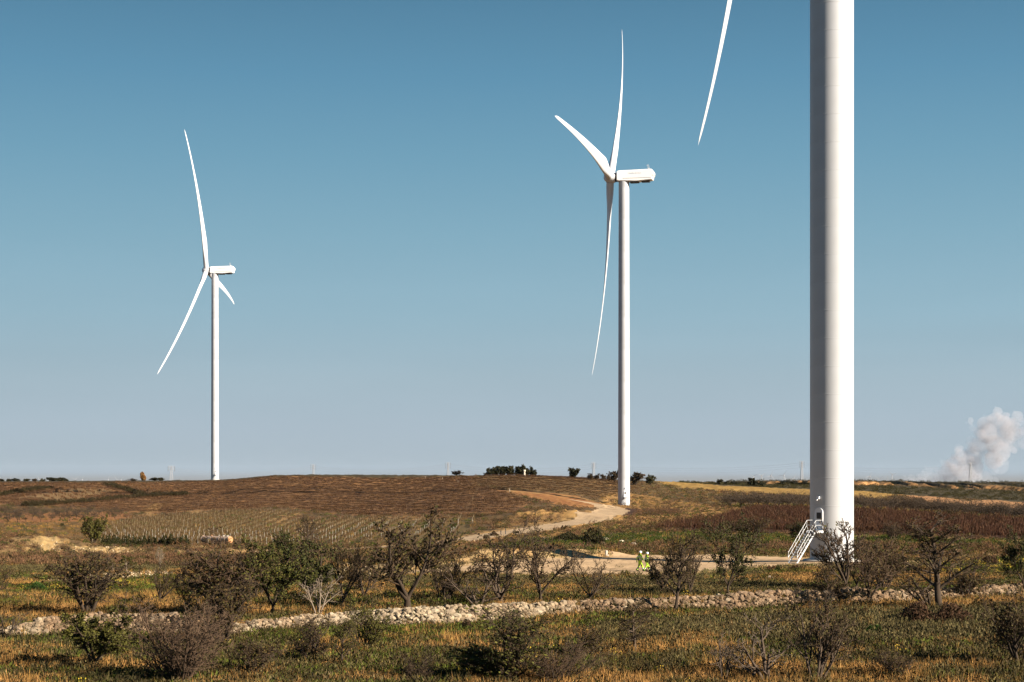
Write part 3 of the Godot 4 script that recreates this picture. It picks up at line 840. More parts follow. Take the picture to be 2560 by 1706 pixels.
func make_vines() -> void:
	var brown := vine_mesh(31, 1.15, 0.62, 20, Color(.085, .05, .032), Color(.15, .09, .055))
	var dark_vine := vine_mesh(34, 1.15, 0.66, 24, Color(.045, .027, .018), Color(.09, .054, .034))
	var red := vine_mesh(32, 1.55, 0.55, 26, Color(.072, .042, .034), Color(.125, .07, .052))
	var grey_vine := vine_mesh(33, 0.95, 0.6, 14, Color(.06, .044, .028), Color(.11, .08, .05))
	var post := CylinderMesh.new()
	post.top_radius = 0.032
	post.bottom_radius = 0.036
	post.height = 1.7
	post.radial_segments = 6
	post.rings = 1
	var fields := [
		["hill", Vector2(1.0, 0.0), 12.0, 0.5, "bare brown vines in rows over the long hill on the left", dark_vine, 0.9],
		["terrace", Vector2(1.0, -0.05), 13.0, 0.5, "bare vines in level rows on the terraced slope left of the middle turbine", dark_vine, 0.95],
		["row_soil", Vector2(0.42, -0.9), 4.0, 1.4, "bare vines in slanting rows on pale soil at the far left", brown, 0.95],
		["knoll_soil", Vector2(0.35, -0.93), 4.5, 1.5, "thin vine rows on the pale knoll at the far left", brown, 0.6],
		["post_vineyard", Vector2(-0.01, 1.0), 3.2, 0.8, "bare vines trained between pale posts in the valley vineyard", grey_vine, 0.95],
		["red_vineyard", Vector2(1.0, -0.10), 2.7, 0.85, "reddish bare vines in the flat vineyard behind the nearest tower", red, 0.85],
	]
	for f in fields:
		var xf := []
		var tint := PackedColorArray()
		var knoll: Array = zones[zone_k["knoll_soil"]]
		var row_soil: Array = zones[zone_k["row_soil"]]
		var strip: Array = zones[zone_k["red_strip"]]
		var ang := atan2(f[1].y, f[1].x)
		for p in rows_of(f[0], f[1], f[2], f[3], 40, f[6]):
			if f[0] == "hill" and (Geometry2D.is_point_in_polygon(p[0], knoll[0]) or Geometry2D.is_point_in_polygon(p[0], row_soil[0])): continue
			if Geometry2D.is_point_in_polygon(p[0], strip[0]): continue
			if road_box.has_point(p[0]) and road_dist(p[0]) < 4.0: continue
			xf.append(Transform3D(Basis(Vector3.UP, ang + (PI if rng.randf() < 0.5 else 0.0)).scaled(Vector3(1, rng.randf_range(0.7, 1.25) * (0.6 if f[0] == "hill" or f[0] == "terrace" else 1.0), 1)), on(p[0].x, p[0].y)))
			tint.append(grey(0.65, 1.3))
		scatter("vines", f[4], f[5], M.grass, xf, tint)
	# trellis posts: the nearest 300 one by one
	var spots := []
	for p in rows_of("post_vineyard", Vector2(-0.01, 1.0), 3.2, 6.4, 41, 0.97):
		if not (road_box.has_point(p[0]) and road_dist(p[0]) < 4.0): spots.append(p[0])
	spots.sort_custom(func(a, b): return a.y < b.y)
	var rest := []
	var shades := PackedColorArray()
	rng.seed = 42
	for k in spots.size():
		var t := Transform3D(Basis.from_euler(Vector3(rng.randf_range(-.05, .05), rng.randf() * 6.0, rng.randf_range(-.04, .04))), on(spots[k].x, spots[k].y) + Vector3(0, rng.randf_range(0.5, 0.8), 0))
		if k < 290:
			tag(part(self, "trellis_post", post, M.post if k % 3 else M.post_wood, t), "slim pale trellis post among the bare vines of the valley vineyard", "post", "trellis posts of the valley vineyard")
		else:
			rest.append(t)
			shades.append(Color(.27, .25, .21))
	for f in [["hill", Vector2(1.0, 0.0), 8.0, 19.0, 43], ["red_vineyard", Vector2(1.0, -0.10), 5.4, 7.0, 44]]:
		for p in rows_of(f[0], f[1], f[2], f[3], f[4], 0.8):
			rest.append(Transform3D(Basis(), on(p[0].x, p[0].y) + Vector3(0, 0.8, 0)))
			shades.append(Color(.17, .13, .10) * rng.randf_range(0.6, 1.3))
	scatter("distant_posts", "thin trellis posts standing in the farther vine rows", post, M.grass, rest, shades)
# ---------------------------------------------------------------- wind turbines
func blade_mesh(bend: float, pitch := 0.0, len := 73.4, steps := 44) -> ArrayMesh:   # y along the blade, x towards the leading edge, z upwind; starts at the hub flange
	var ring := 24
	var b := MB.new()
	for j in steps + 1:
		var t := pow(j / float(steps), 1.15)
		var root := clampf(1.0 - (t - 0.03) / 0.15, 0.0, 1.0)
		root = root * root * (3.0 - 2.0 * root)
		var chord := 4.5 * (1.0 - 0.80 * pow(clampf((t - 0.2) / 0.8, 0, 1), 0.8)) if t > 0.2 else 4.5
		chord *= sqrt(clampf((1.0 - t) / 0.035, 0.0004, 1.0))
		var thick := chord * lerpf(0.33, 0.17, clampf((t - 0.15) / 0.5, 0, 1))
		var twist := deg_to_rad(lerpf(15.0, 0.0, clampf(t / 0.75, 0, 1)) + 2.0 + pitch)
		var off := bend * (0.2 * t + 0.8 * pow(t, 2.3))
		for s in ring:
			var a := TAU * s / ring
			var round := Vector2(cos(a), sin(a)) * 1.3
			var x := cos(a) * 0.5 + 0.5          # 1 at the leading edge
			var half := thick * 0.5 * pow(clampf(x, 0.0, 1.0), 0.55) * sqrt(clampf((1.0 - x) * 4.0, 0.0, 1.0)) * 1.15 if x > 0.75 else thick * 0.5 * pow(x, 0.75) * 1.24
			var foil := Vector2((x - 0.68) * chord, signf(sin(a)) * half if absf(sin(a)) > 1e-6 else 0.0)
			var q := foil.lerp(round, root).rotated(twist)
			b.v.append(Vector3(q.x, t * len, q.y + off))
	for j in steps:
		for s in ring:
			var p := j * ring + s
			var e := j * ring + (s + 1) % ring
			b.i.append_array([p, e, e + ring, p, e + ring, p + ring])
	var st := SurfaceTool.new()
	st.create_from(b.mesh(), 0)
	st.generate_normals()
	return st.commit()

func extrude(pts: PackedVector2Array, z0: float, z1: float, bevel := 0.0) -> MB:   # a side profile given counter-clockwise, pushed through z
	var b := MB.new()
	var c := Vector2.ZERO
	for p in pts: c += p
	c /= pts.size()
	var n := pts.size()
	var small := PackedVector2Array()
	for p in pts: small.append(p - (p - c).sign() * bevel)
	for k in n:
		var m := (k + 1) % n
		var a := pts[k]
		var e := pts[m]
		b.quad(Vector3(a.x, a.y, z0 + bevel), Vector3(e.x, e.y, z0 + bevel), Vector3(e.x, e.y, z1 - bevel), Vector3(a.x, a.y, z1 - bevel))
		if bevel > 0.0:
			b.quad(Vector3(a.x, a.y, z1 - bevel), Vector3(e.x, e.y, z1 - bevel), Vector3(small[m].x, small[m].y, z1), Vector3(small[k].x, small[k].y, z1))
			b.quad(Vector3(small[k].x, small[k].y, z0), Vector3(small[m].x, small[m].y, z0), Vector3(e.x, e.y, z0 + bevel), Vector3(a.x, a.y, z0 + bevel))
	var t := Geometry2D.triangulate_polygon(small)
	for k in range(0, t.size(), 3):
		var p := [small[t[k]], small[t[k + 1]], small[t[k + 2]]]
		if (p[1] - p[0]).cross(p[2] - p[0]) < 0.0: p.reverse()
		b.tri(Vector3(p[0].x, p[0].y, z1), Vector3(p[1].x, p[1].y, z1), Vector3(p[2].x, p[2].y, z1))
		b.tri(Vector3(p[2].x, p[2].y, z0), Vector3(p[1].x, p[1].y, z0), Vector3(p[0].x, p[0].y, z0))
	return b

func turbine(label: String, at: Vector3, top_y: float, dy: float, yaw: float, theta: float, tilt: float, bend: float, door_turn: float, fine: bool, pitch := 0.0) -> Node3D:
	var o := thing("wind_turbine", label, "wind turbine", at, 0.0, "wind turbines of the plain")
	var h := top_y - at.y
	# tower: steel shells with a raised weld seam between them
	var shell := 2.63 if fine else 11.2
	var count := int(round(h / shell))
	shell = h / count
	var rad := func(y: float) -> float: return 2.05 if y < 55.0 else lerpf(2.05, 1.75, (y - 55.0) / maxf(h - 55.0, 1.0))
	if not fine: rad = func(y: float) -> float: return lerpf(2.05, 1.82, y / h)
	for k in count:
		var y0 := k * shell
		var y1 := y0 + shell
		var r0: float = rad.call(y0)
		var r1: float = rad.call(y1)
		part(o, "tower_section", lathe(PackedVector2Array([Vector2(r0, 0), Vector2(r1, shell - 0.05), Vector2(r1, shell - 0.05), Vector2(r1 + 0.014, shell - 0.035), Vector2(r1 + 0.014, shell - 0.012), Vector2(r1, shell)]), 96 if fine else 56), M.tower, Transform3D(Basis(), Vector3(0, y0, 0)))
	part(o, "foundation_ring", lathe(PackedVector2Array([Vector2(2.75, -0.6), Vector2(2.75, 0.10), Vector2(2.75, 0.10), Vector2(2.68, 0.15), Vector2(2.0, 0.15)]), 64), M.concrete)
	# door, its arched frame and the small lamp above it
	var dn := Vector3(sin(door_turn), 0, cos(door_turn))
	var D := Transform3D(Basis(Vector3(cos(door_turn), 0, -sin(door_turn)), Vector3.UP, dn), dn * 1.96 + Vector3(0, 2.95, 0))
	var arch := PackedVector2Array()
	var inner := PackedVector2Array()
	for q in [[arch, 0.46, 2.15], [inner, 0.36, 2.05]]:
		q[0].append(Vector2(-q[1], 0.0)); q[0].append(Vector2(q[1], 0.0))
		for s in 13: q[0].append(Vector2(0, q[2] - q[1]) + Vector2(cos(PI * s / 12.0), sin(PI * s / 12.0)) * q[1])
	var ring := MB.new()
	for k in range(1, arch.size()):
		var m := (k + 1) % arch.size()
		for z in 1:
			var A := Vector3(arch[k].x, arch[k].y, 0.16)
			var B := Vector3(arch[m].x, arch[m].y, 0.16)
			var C := Vector3(inner[m].x, inner[m].y, 0.16)
			var E := Vector3(inner[k].x, inner[k].y, 0.16)
			ring.quad(A, B, C, E)
			ring.quad(A - Vector3(0, 0, .4), B - Vector3(0, 0, .4), B, A)
			ring.quad(E, C, C - Vector3(0, 0, .2), E - Vector3(0, 0, .2))
	part(o, "door_frame", ring.mesh(), M.white, D)
	var dr := part(o, "door", extrude(inner, -0.2, 0.115).mesh(), M.white, D)
	var vent := MB.new()
	for k in 9: vent.box(Vector3(-.24, 1.12 + k * 0.06, 0.118), Vector3(.24, 1.155 + k * 0.06, 0.15))
	part(dr, "vent_slats", vent.mesh(), M.dark)
	var back := MB.new()
	back.box(Vector3(-.26, 1.08, 0.112), Vector3(.26, 1.68, 0.122))
	part(dr, "vent", back.mesh(), M.black)
	var sgn := MB.new()
	sgn.box(Vector3(.25, 1.02, 0.12), Vector3(.34, 1.16, 0.13))
	part(dr, "warning_label", sgn.mesh(), M.yellow)
	var lamp := MB.new()
	lamp.box(Vector3(-.14, 2.95, 0.1), Vector3(.14, 3.2, 0.3))
	lamp.bar(Vector3(0, 3.05, .2), Vector3(.22, 3.0, .45), .1, .1, 6)
	lamp.bar(Vector3(0, 3.05, .2), Vector3(-.05, 2.82, .42), .16, .16, 8)
	part(o, "door_lamp", lamp.mesh(), M.white, D)
	# nacelle, along the wind: local x points downwind
	var ps := deg_to_rad(yaw)
	var N := Transform3D(Basis(Vector3(cos(ps), 0, sin(ps)), Vector3.UP, Vector3(-sin(ps), 0, cos(ps))), Vector3(0, h, 0))
	var prof := PackedVector2Array([Vector2(-2.3, 0.1), Vector2(-1.9, -0.12), Vector2(2.4, -0.3), Vector2(4.4, -0.42), Vector2(9.2, -0.1), Vector2(9.9, 0.0), Vector2(10.15, 0.3), Vector2(10.2, 1.15), Vector2(10.6, 1.5), Vector2(10.6, 2.6), Vector2(9.7, 3.6), Vector2(-1.9, 3.4), Vector2(-2.3, 3.1)])
	var nac := part(o, "nacelle", extrude(prof, -1.95, 1.95, 0.18).mesh(), M.nacelle, N)
	var under := MB.new()
	under.box(Vector3(2.2, -0.75, -1.3), Vector3(5.2, -0.2, 1.3))
	under.box(Vector3(6.2, -0.62, -1.2), Vector3(9.0, -0.02, 1.2))
	part(nac, "underside_housing", under.mesh(), M.dark)
	var slots := MB.new()
	slots.box(Vector3(9.98, 1.28, .6), Vector3(10.35, 1.45, 1.97))
	slots.box(Vector3(10.3, 1.55, -.9), Vector3(10.63, 1.72, 0.9))
	part(nac, "exhaust_slots", slots.mesh(), M.black)
	var ledge := MB.new()
	ledge.box(Vector3(-0.1, 0.62, 1.94), Vector3(9.7, 0.72, 2.02))
	ledge.box(Vector3(-0.1, 0.62, -2.02), Vector3(9.7, 0.72, -1.94))
	part(nac, "ledge", ledge.mesh(), M.tower)
	var mast := MB.new()
	mast.bar(Vector3(8.45, 3.5, .3), Vector3(8.45, 5.5, .3), .1, .1, 6)
	mast.bar(Vector3(8.75, 3.5, .3), Vector3(8.75, 4.6, .3), .16, .16, 6)
	mast.bar(Vector3(8.1, 5.1, .3), Vector3(8.9, 5.0, .3), .07, .07)
	mast.box(Vector3(7.98, 5.0, .18), Vector3(8.2, 5.3, .42))
	mast.box(Vector3(8.1, 4.4, .2), Vector3(8.3, 4.65, .4))
	mast.box(Vector3(8.35, 3.5, 0), Vector3(8.9, 4.0, .6))
	part(nac, "wind_mast", mast.mesh(), M.tower)
	var word := TextMesh.new()
	word.text = "Boadilla del Canal"
	var font := SystemFont.new()
	font.font_names = PackedStringArray(["Droid Serif"])
	font.font_italic = true
	word.font = font
	word.font_size = 64
	word.pixel_size = 0.0078
	word.depth = 0.02
	part(nac, "lettering", word, M.lettering, Transform3D(Basis(), Vector3(4.0, 2.3, 1.965)))
	# rotor
	var a0 := Vector3(-cos(ps), 0, -sin(ps))
	var tl_ := deg_to_rad(tilt)
	var ax := a0 * cos(tl_) + Vector3.UP * sin(tl_)
	var hh := Vector3.UP.cross(ax).normalized()
	var vv := ax.cross(hh).normalized()
	if vv.y < 0: vv = -vv
	var hub := Vector3(0, h + dy, 0) + a0 * 4.8
	var hx := hh
	var H := Transform3D(Basis(hx, ax, hx.cross(ax)), hub)
	part(o, "hub", lathe(PackedVector2Array([Vector2(1.75, -1.9), Vector2(1.95, -1.2), Vector2(2.0, 0), Vector2(1.85, 0.9), Vector2(1.4, 1.7), Vector2(0.8, 2.15), Vector2(0.0, 2.3)]), 40), M.white, H)
	part(o, "hub_collar", lathe(PackedVector2Array([Vector2(1.55, -2.75), Vector2(1.55, -1.8)]), 32), M.dark, H)
	var bm := blade_mesh(bend, pitch)
	for k in 3:
		var t := deg_to_rad(theta) + TAU * k / 3.0
		var r := vv * cos(t) + hh * sin(t)
		var tt := (-ax).cross(r).normalized()
		var blade := part(o, "blade", bm, M.white, Transform3D(Basis(tt, r, tt.cross(r)), hub + r * 1.6))
		var cuff := lathe(PackedVector2Array([Vector2(1.42, -0.7), Vector2(1.42, 0.12), Vector2(1.42, 0.12), Vector2(1.31, 0.14)]), 28)
		part(blade, "root_cuff", cuff, M.tower)
	return o

func stairs(label: String, at: Vector3, turn: float, drop: float) -> Node3D:   # local: z leads away from the tower door, x along its width; the platform lies 2.93 m up
	var o := thing("access_stairs", label, "stairs", at, turn, "steel stairs up to the turbine doors")
	var top := 2.93
	var z0 := 2.02
	var z1 := 3.25
	var z2 := 6.2
	var w := 0.46
	var plat := MB.new()
	plat.box(Vector3(-w - .12, top - 0.06, z0), Vector3(w + .12, top, z1))
	plat.box(Vector3(-w - .14, top - 0.2, z0), Vector3(-w - .06, top + 0.02, z1))
	plat.box(Vector3(w + .06, top - 0.2, z0), Vector3(w + .14, top + 0.02, z1))
	plat.box(Vector3(-w - .14, top - 0.2, z1 - .06), Vector3(w + .14, top - 0.06, z1))
	part(o, "platform", plat.mesh(), M.galv)
	var bot := -drop
	for s in [-1.0, 1.0]:
		var st := MB.new()
		var A := Vector3(s * w, top - 0.08, z1)
		var B := Vector3(s * w, bot + 0.02, z2)
		st.bar(A, B, 0.05, 0.17)
		st.box(Vector3(s * w - .08, bot - .1, z2 - .1), Vector3(s * w + .08, bot + 0.06, z2 + .12))
		part(o, "stringer", st.mesh(), M.galv)
		var up := Vector3(0, 0.98, 0)
		var mid := Vector3(0, 0.52, 0)
		var rail := MB.new()
		var x: float = s * (w + .05)
		var a := Vector3(x, top, z1)
		var b := Vector3(x, bot + 0.12, z2 - .08)
		for q in [up, mid]:
			rail.tube(PackedVector3Array([a + q, b + q]), PackedFloat32Array([.02, .02]), 8)
			rail.tube(PackedVector3Array([a + q, Vector3(x, top, z0 + .08) + q]), PackedFloat32Array([.02, .02]), 8)
		rail.tube(PackedVector3Array([b + mid, b + up]), PackedFloat32Array([.02, .02]), 8)
		part(o, "handrail", rail.mesh(), M.galv)
		for k in 6:
			var f := k / 5.0
			var p := MB.new()
			var c := a.lerp(b, f)
			var lean := (b - a).normalized() * 0.22
			p.bar(c - lean - Vector3(0, .05, 0), c + up * 0.52 + lean * 0.2, .04, .04, 6)
			p.bar(c + up * 0.52 + lean * 0.2, c + up, .04, .04, 6)
			part(o, "rail_post", p.mesh(), M.galv)
		var pp := MB.new()
		pp.bar(Vector3(x, top - .1, z0 + .1), Vector3(x, top + 0.98, z0 + .1), .045, .045, 6)
		part(o, "rail_post", pp.mesh(), M.galv)
	var tr := MB.new()
	tr.box(Vector3(-w + .02, -.02, -.13), Vector3(w - .02, .02, .13))
	var tread := tr.mesh()
	var m := 13
	for k in m:
		var f := (k + 0.5) / m
		part(o, "tread", tread, M.galv, Transform3D(Basis(), Vector3(0, lerpf(top - .05, bot, f), lerpf(z1, z2, f))))
	return o

# ---------------------------------------------------------------- people: a distance field joined smoothly and meshed as surface nets
func net(bones: Array, cell: float, blend: float, out: MB) -> void:   # bone: [from, to, radius, radius, colour]
	var lo := Vector3(1e9, 1e9, 1e9)
	var hi := -lo
	for b in bones:
		var r := maxf(b[2], b[3]) + cell * 2.0
		lo = lo.min(b[0] - Vector3.ONE * r).min(b[1] - Vector3.ONE * r)
		hi = hi.max(b[0] + Vector3.ONE * r).max(b[1] + Vector3.ONE * r)
	var nx := int((hi.x - lo.x) / cell) + 2
	var ny := int((hi.y - lo.y) / cell) + 2
	var nz := int((hi.z - lo.z) / cell) + 2
	var f := PackedFloat32Array()
	f.resize(nx * ny * nz)
	f.fill(1.0)
	var near := PackedFloat32Array()
	near.resize(f.size())
	near.fill(1e3)
	var who := PackedByteArray()
	who.resize(f.size())
	for bi in bones.size():
		var b: Array = bones[bi]
		var A: Vector3 = b[0]
		var B: Vector3 = b[1]
		var r: float = maxf(b[2], b[3]) + blend + cell * 2.0
		var a0 := ((A.min(B) - Vector3.ONE * r) - lo) / cell
		var a1 := ((A.max(B) + Vector3.ONE * r) - lo) / cell
		var ab := B - A
		var l2 := maxf(ab.length_squared(), 1e-9)
		for z in range(maxi(0, int(a0.z)), mini(nz, int(a1.z) + 1)):
			for y in range(maxi(0, int(a0.y)), mini(ny, int(a1.y) + 1)):
				for x in range(maxi(0, int(a0.x)), mini(nx, int(a1.x) + 1)):
					var p := lo + Vector3(x, y, z) * cell
					var t := clampf((p - A).dot(ab) / l2, 0.0, 1.0)
					var d: float = (p - A - ab * t).length() - lerpf(b[2], b[3], t)
					var k := (z * ny + y) * nx + x
					if d < near[k]:
						near[k] = d
						who[k] = bi
					var e := f[k]
					var q := maxf(blend - absf(e - d), 0.0) / blend
					f[k] = minf(e, d) - q * q * blend * 0.25
	var vid := PackedInt32Array()
	vid.resize(f.size())
	vid.fill(-1)
	var base := out.v.size()
	for z in nz - 1:
		for y in ny - 1:
			for x in nx - 1:
				var k := (z * ny + y) * nx + x
				var s0 := f[k] < 0.0
				var mixed := false
				for q in range(1, 8):
					if (f[k + (q & 1) + (nx if q & 2 else 0) + (nx * ny if q & 4 else 0)] < 0.0) != s0:
						mixed = true
						break
				if not mixed: continue
				var sum := Vector3.ZERO
				var cnt := 0
				for e in [[0, 1], [2, 3], [4, 5], [6, 7], [0, 2], [1, 3], [4, 6], [5, 7], [0, 4], [1, 5], [2, 6], [3, 7]]:
					var g0 := f[k + (e[0] & 1) + (nx if e[0] & 2 else 0) + (nx * ny if e[0] & 4 else 0)]
					var g1 := f[k + (e[1] & 1) + (nx if e[1] & 2 else 0) + (nx * ny if e[1] & 4 else 0)]
					if (g0 < 0.0) != (g1 < 0.0):
						var w := g0 / (g0 - g1)
						sum += Vector3(e[0] & 1, (e[0] >> 1) & 1, e[0] >> 2).lerp(Vector3(e[1] & 1, (e[1] >> 1) & 1, e[1] >> 2), w)
						cnt += 1
				vid[k] = out.v.size()
				out.v.append(lo + (Vector3(x, y, z) + sum / cnt) * cell)
				out.n.append(Vector3(f[k + 1] - f[k], f[k + nx] - f[k], f[k + nx * ny] - f[k]).normalized())
				out.c.append(bones[who[k]][4])
	for z in range(1, nz - 1):
		for y in range(1, ny - 1):
			for x in range(1, nx - 1):
				var k := (z * ny + y) * nx + x
				var inside := f[k] < 0.0
				for ax in 3:
					var step: int = [1, nx, nx * ny][ax]
					if (f[k + step] < 0.0) == inside: continue
					var u: int = [nx, nx * ny, 1][ax]
					var w: int = [nx * ny, 1, nx][ax]
					var q := [vid[k - u - w], vid[k - w], vid[k], vid[k - u]]   # counter-clockwise seen along the axis
					if q.min() < 0: continue
					if inside: out.i.append_array([q[0], q[2], q[1], q[0], q[3], q[2]])
					else: out.i.append_array([q[0], q[1], q[2], q[0], q[2], q[3]])

const HIVIS := Color(.36, .56, .05)
const BAND := Color(.40, .42, .38)
const NAVY := Color(.012, .014, .02)
const SKIN := Color(.42, .25, .17)

func hand(m: MB, wrist: Vector3, dir: Vector3, thumb: Vector3, col: Color) -> void:   # palm, four bent fingers of different length, thumb from the side near the wrist
	var side := dir.cross(thumb).normalized()
	var palm := wrist + dir * 0.085
	var bones := [[wrist, palm, 0.026, 0.03, col], [wrist + thumb * 0.015, palm + thumb * 0.025, 0.022, 0.018, col], [wrist - thumb * 0.012, palm - thumb * 0.028, 0.022, 0.017, col]]
	for k in 4:
		var root := palm + thumb * (0.032 - 0.021 * k)
		var l: float = [0.036, 0.041, 0.038, 0.029][k]
		var j1 := root + (dir * 0.9 + side * 0.35).normalized() * l
		var j2 := j1 + (dir * 0.6 + side * 0.8).normalized() * l * 0.8
		bones.append([root, j1, 0.0095, 0.009, col])
		bones.append([j1, j2, 0.009, 0.008, col])
	var t0 := wrist + dir * 0.03 + thumb * 0.022
	var t1 := t0 + (dir * 0.6 + thumb * 0.75).normalized() * 0.045
	bones.append([t0, t1, 0.013, 0.0105, col])
	bones.append([t1, t1 + (dir * 0.95 + side * 0.3).normalized() * 0.03, 0.0105, 0.009, col])
	net(bones, 0.007, 0.008, m)

func person(label: String, at: Vector3, turn: float, size: float, j: Dictionary) -> void:   # local: faces +x, z to its right
	var o := thing("person", label, "person", at, turn, "two workers in yellow work clothes")
	o.scale = Vector3.ONE * size
	var b := []
	# trunk: pelvis, belly, chest, yoke, collar
	b.append([Vector3(0, .93, -.09), Vector3(0, .93, .09), .135, .135, HIVIS])
	b.append([Vector3(0, 1.0, 0), Vector3(.0, 1.12, 0), .165, .165, NAVY if j.belt else HIVIS])
	b.append([Vector3(0, 1.10, -.06), Vector3(0, 1.10, .06), .155, .155, BAND])
	b.append([Vector3(.01, 1.2, -.07), Vector3(.01, 1.2, .07), .15, .15, HIVIS])
	b.append([Vector3(.01, 1.29, -.09), Vector3(.01, 1.29, .09), .145, .145, BAND])
	b.append([Vector3(.015, 1.36, -.11), Vector3(.015, 1.36, .11), .13, .13, HIVIS])
	b.append([Vector3(.0, 1.435, -.13), Vector3(.0, 1.435, .13), .085, .085, NAVY])
	b.append([Vector3(.02, 1.45, 0), Vector3(.035, 1.55, 0), .072, .066, HIVIS])
	for s in ["r", "l"]:
		var z := 1.0 if s == "r" else -1.0
		var hip := Vector3(0, .9, .085 * z)
		var knee: Vector3 = j["knee_" + s]
		var ank: Vector3 = j["ankle_" + s]
		b.append([hip, hip.lerp(knee, .75), .112, .088, HIVIS])
		b.append([hip.lerp(knee, .8), knee.lerp(ank, .12), .082, .08, NAVY if j.patch else HIVIS])
		b.append([knee, knee.lerp(ank, .55), .082, .074, HIVIS])
		b.append([knee.lerp(ank, .55), knee.lerp(ank, .7), .077, .076, BAND])
		b.append([knee.lerp(ank, .7), ank + (knee - ank) * .06, .074, .072, HIVIS])
		var sh := Vector3(.0, 1.40, .185 * z)
		var el: Vector3 = j["elbow_" + s]
		var wr: Vector3 = j["wrist_" + s]
		b.append([sh, sh.lerp(el, .55), .082, .07, HIVIS])
		b.append([sh.lerp(el, .55), sh.lerp(el, .72), .072, .07, BAND])
		b.append([sh.lerp(el, .72), el, .066, .062, HIVIS])
		b.append([el, el.lerp(wr, .55), .062, .056, HIVIS])
		b.append([el.lerp(wr, .55), el.lerp(wr, .68), .058, .056, BAND])
		b.append([el.lerp(wr, .68), wr, .054, .05, HIVIS])
	var body := MB.new()
	net(b, 0.022, 0.03, body)
	# head: skull, jaw, nose, brow, ears, eyes, mouth; it looks ahead
	var hc := Vector3(.055, 1.655, 0)
	var hd := [[hc + Vector3(-.02, .02, 0), hc + Vector3(.02, .015, 0), .088, .083, SKIN], [hc + Vector3(.03, -.05, 0), hc + Vector3(.05, -.085, 0), .062, .045, SKIN], [Vector3(.03, 1.53, 0), hc + Vector3(0, -.05, 0), .056, .056, SKIN],
		[hc + Vector3(.1, .0, 0), hc + Vector3(.112, -.032, 0), .012, .016, SKIN], [hc + Vector3(.0, -.01, .09), hc + Vector3(-.005, -.04, .088), .018, .013, SKIN], [hc + Vector3(.0, -.01, -.09), hc + Vector3(-.005, -.04, -.088), .018, .013, SKIN],
		[hc + Vector3(.093, .012, .034), hc + Vector3(.093, .012, .036), .012, .012, NAVY], [hc + Vector3(.093, .012, -.034), hc + Vector3(.093, .012, -.036), .012, .012, NAVY], [hc + Vector3(.096, -.062, -.018), hc + Vector3(.096, -.062, .018), .009, .009, Color(.25, .09, .07)],
		[hc + Vector3(-.05, .0, -.03), hc + Vector3(-.05, .0, .03), .07, .07, Color(.03, .02, .015)]]
	net(hd, 0.012, 0.014, body)
	for s in ["r", "l"]:
		var dir: Vector3 = (j["wrist_" + s] - j["elbow_" + s]).normalized()
		var th := Vector3(1, 0.2, 0)
		th = (th - dir * th.dot(dir)).normalized()
		hand(body, j["wrist_" + s] + dir * 0.01, dir, th, SKIN if s == "r" else NAVY)
	part(o, "body", body.mesh(), M.cloth)
	var hm := lathe(PackedVector2Array([Vector2(.135, -.012), Vector2(.138, 0), Vector2(.124, .014), Vector2(.122, .05), Vector2(.105, .092), Vector2(.065, .122), Vector2(0, .132)]), 28)
	var helm := part(o, "helmet", hm, M.helmet, Transform3D(Basis(Vector3(0, 0, 1), -0.06), hc + Vector3(0, .035, 0)))
	var brim := MB.new()
	for k in 12:
		var a := -0.9 + 1.8 * k / 12.0
		var e := -0.9 + 1.8 * (k + 1) / 12.0
		brim.quad(Vector3(cos(a) * .12, .004, sin(a) * .12), Vector3(cos(e) * .12, .004, sin(e) * .12), Vector3(cos(e) * .18, -.012, sin(e) * .155), Vector3(cos(a) * .18, -.012, sin(a) * .155))
		brim.quad(Vector3(cos(a) * .12, .012, sin(a) * .12), Vector3(cos(a) * .18, -.004, sin(a) * .155), Vector3(cos(e) * .18, -.004, sin(e) * .155), Vector3(cos(e) * .12, .012, sin(e) * .12))
	part(helm, "brim", brim.mesh(), M.helmet)
	for s in ["r", "l"]:
		var ank: Vector3 = j["ankle_" + s]
		var toe: Vector3 = j["toe_" + s]
		var bt := MB.new()
		var heel := ank + (ank - toe).normalized() * 0.06 + Vector3(0, -.045, 0)
		net([[ank + Vector3(0, .07, 0), ank, .066, .064, NAVY], [heel, toe, .05, .046, NAVY], [ank, ank.lerp(toe, .7), .06, .052, NAVY]], 0.015, 0.02, bt)
		part(o, "boot", bt.mesh(), M.cloth)
# ---------------------------------------------------------------- the stone bank
const BANK := [   # x, foot and crown rows of the bank in the photograph
	[-180, 1622, 1600], [0, 1605, 1585], [90, 1603, 1558], [230, 1590, 1545], [400, 1592, 1543], [500, 1600, 1552], [560, 1600, 1578], [600, 1594, 1568], [650, 1588, 1560], [760, 1574, 1547], [860, 1569, 1541], [960, 1568, 1534], [1040, 1569, 1530], [1120, 1566, 1525],
	[1250, 1557, 1517], [1350, 1547, 1513], [1450, 1540, 1510], [1560, 1537, 1504], [1700, 1531, 1499], [1850, 1529, 1489], [1960, 1523, 1487], [2060, 1513, 1486], [2110, 1511, 1479], [2170, 1511, 1478], [2290, 1508, 1483], [2400, 1500, 1478], [2480, 1495, 1470], [2560, 1488, 1463], [2760, 1478, 1452]]

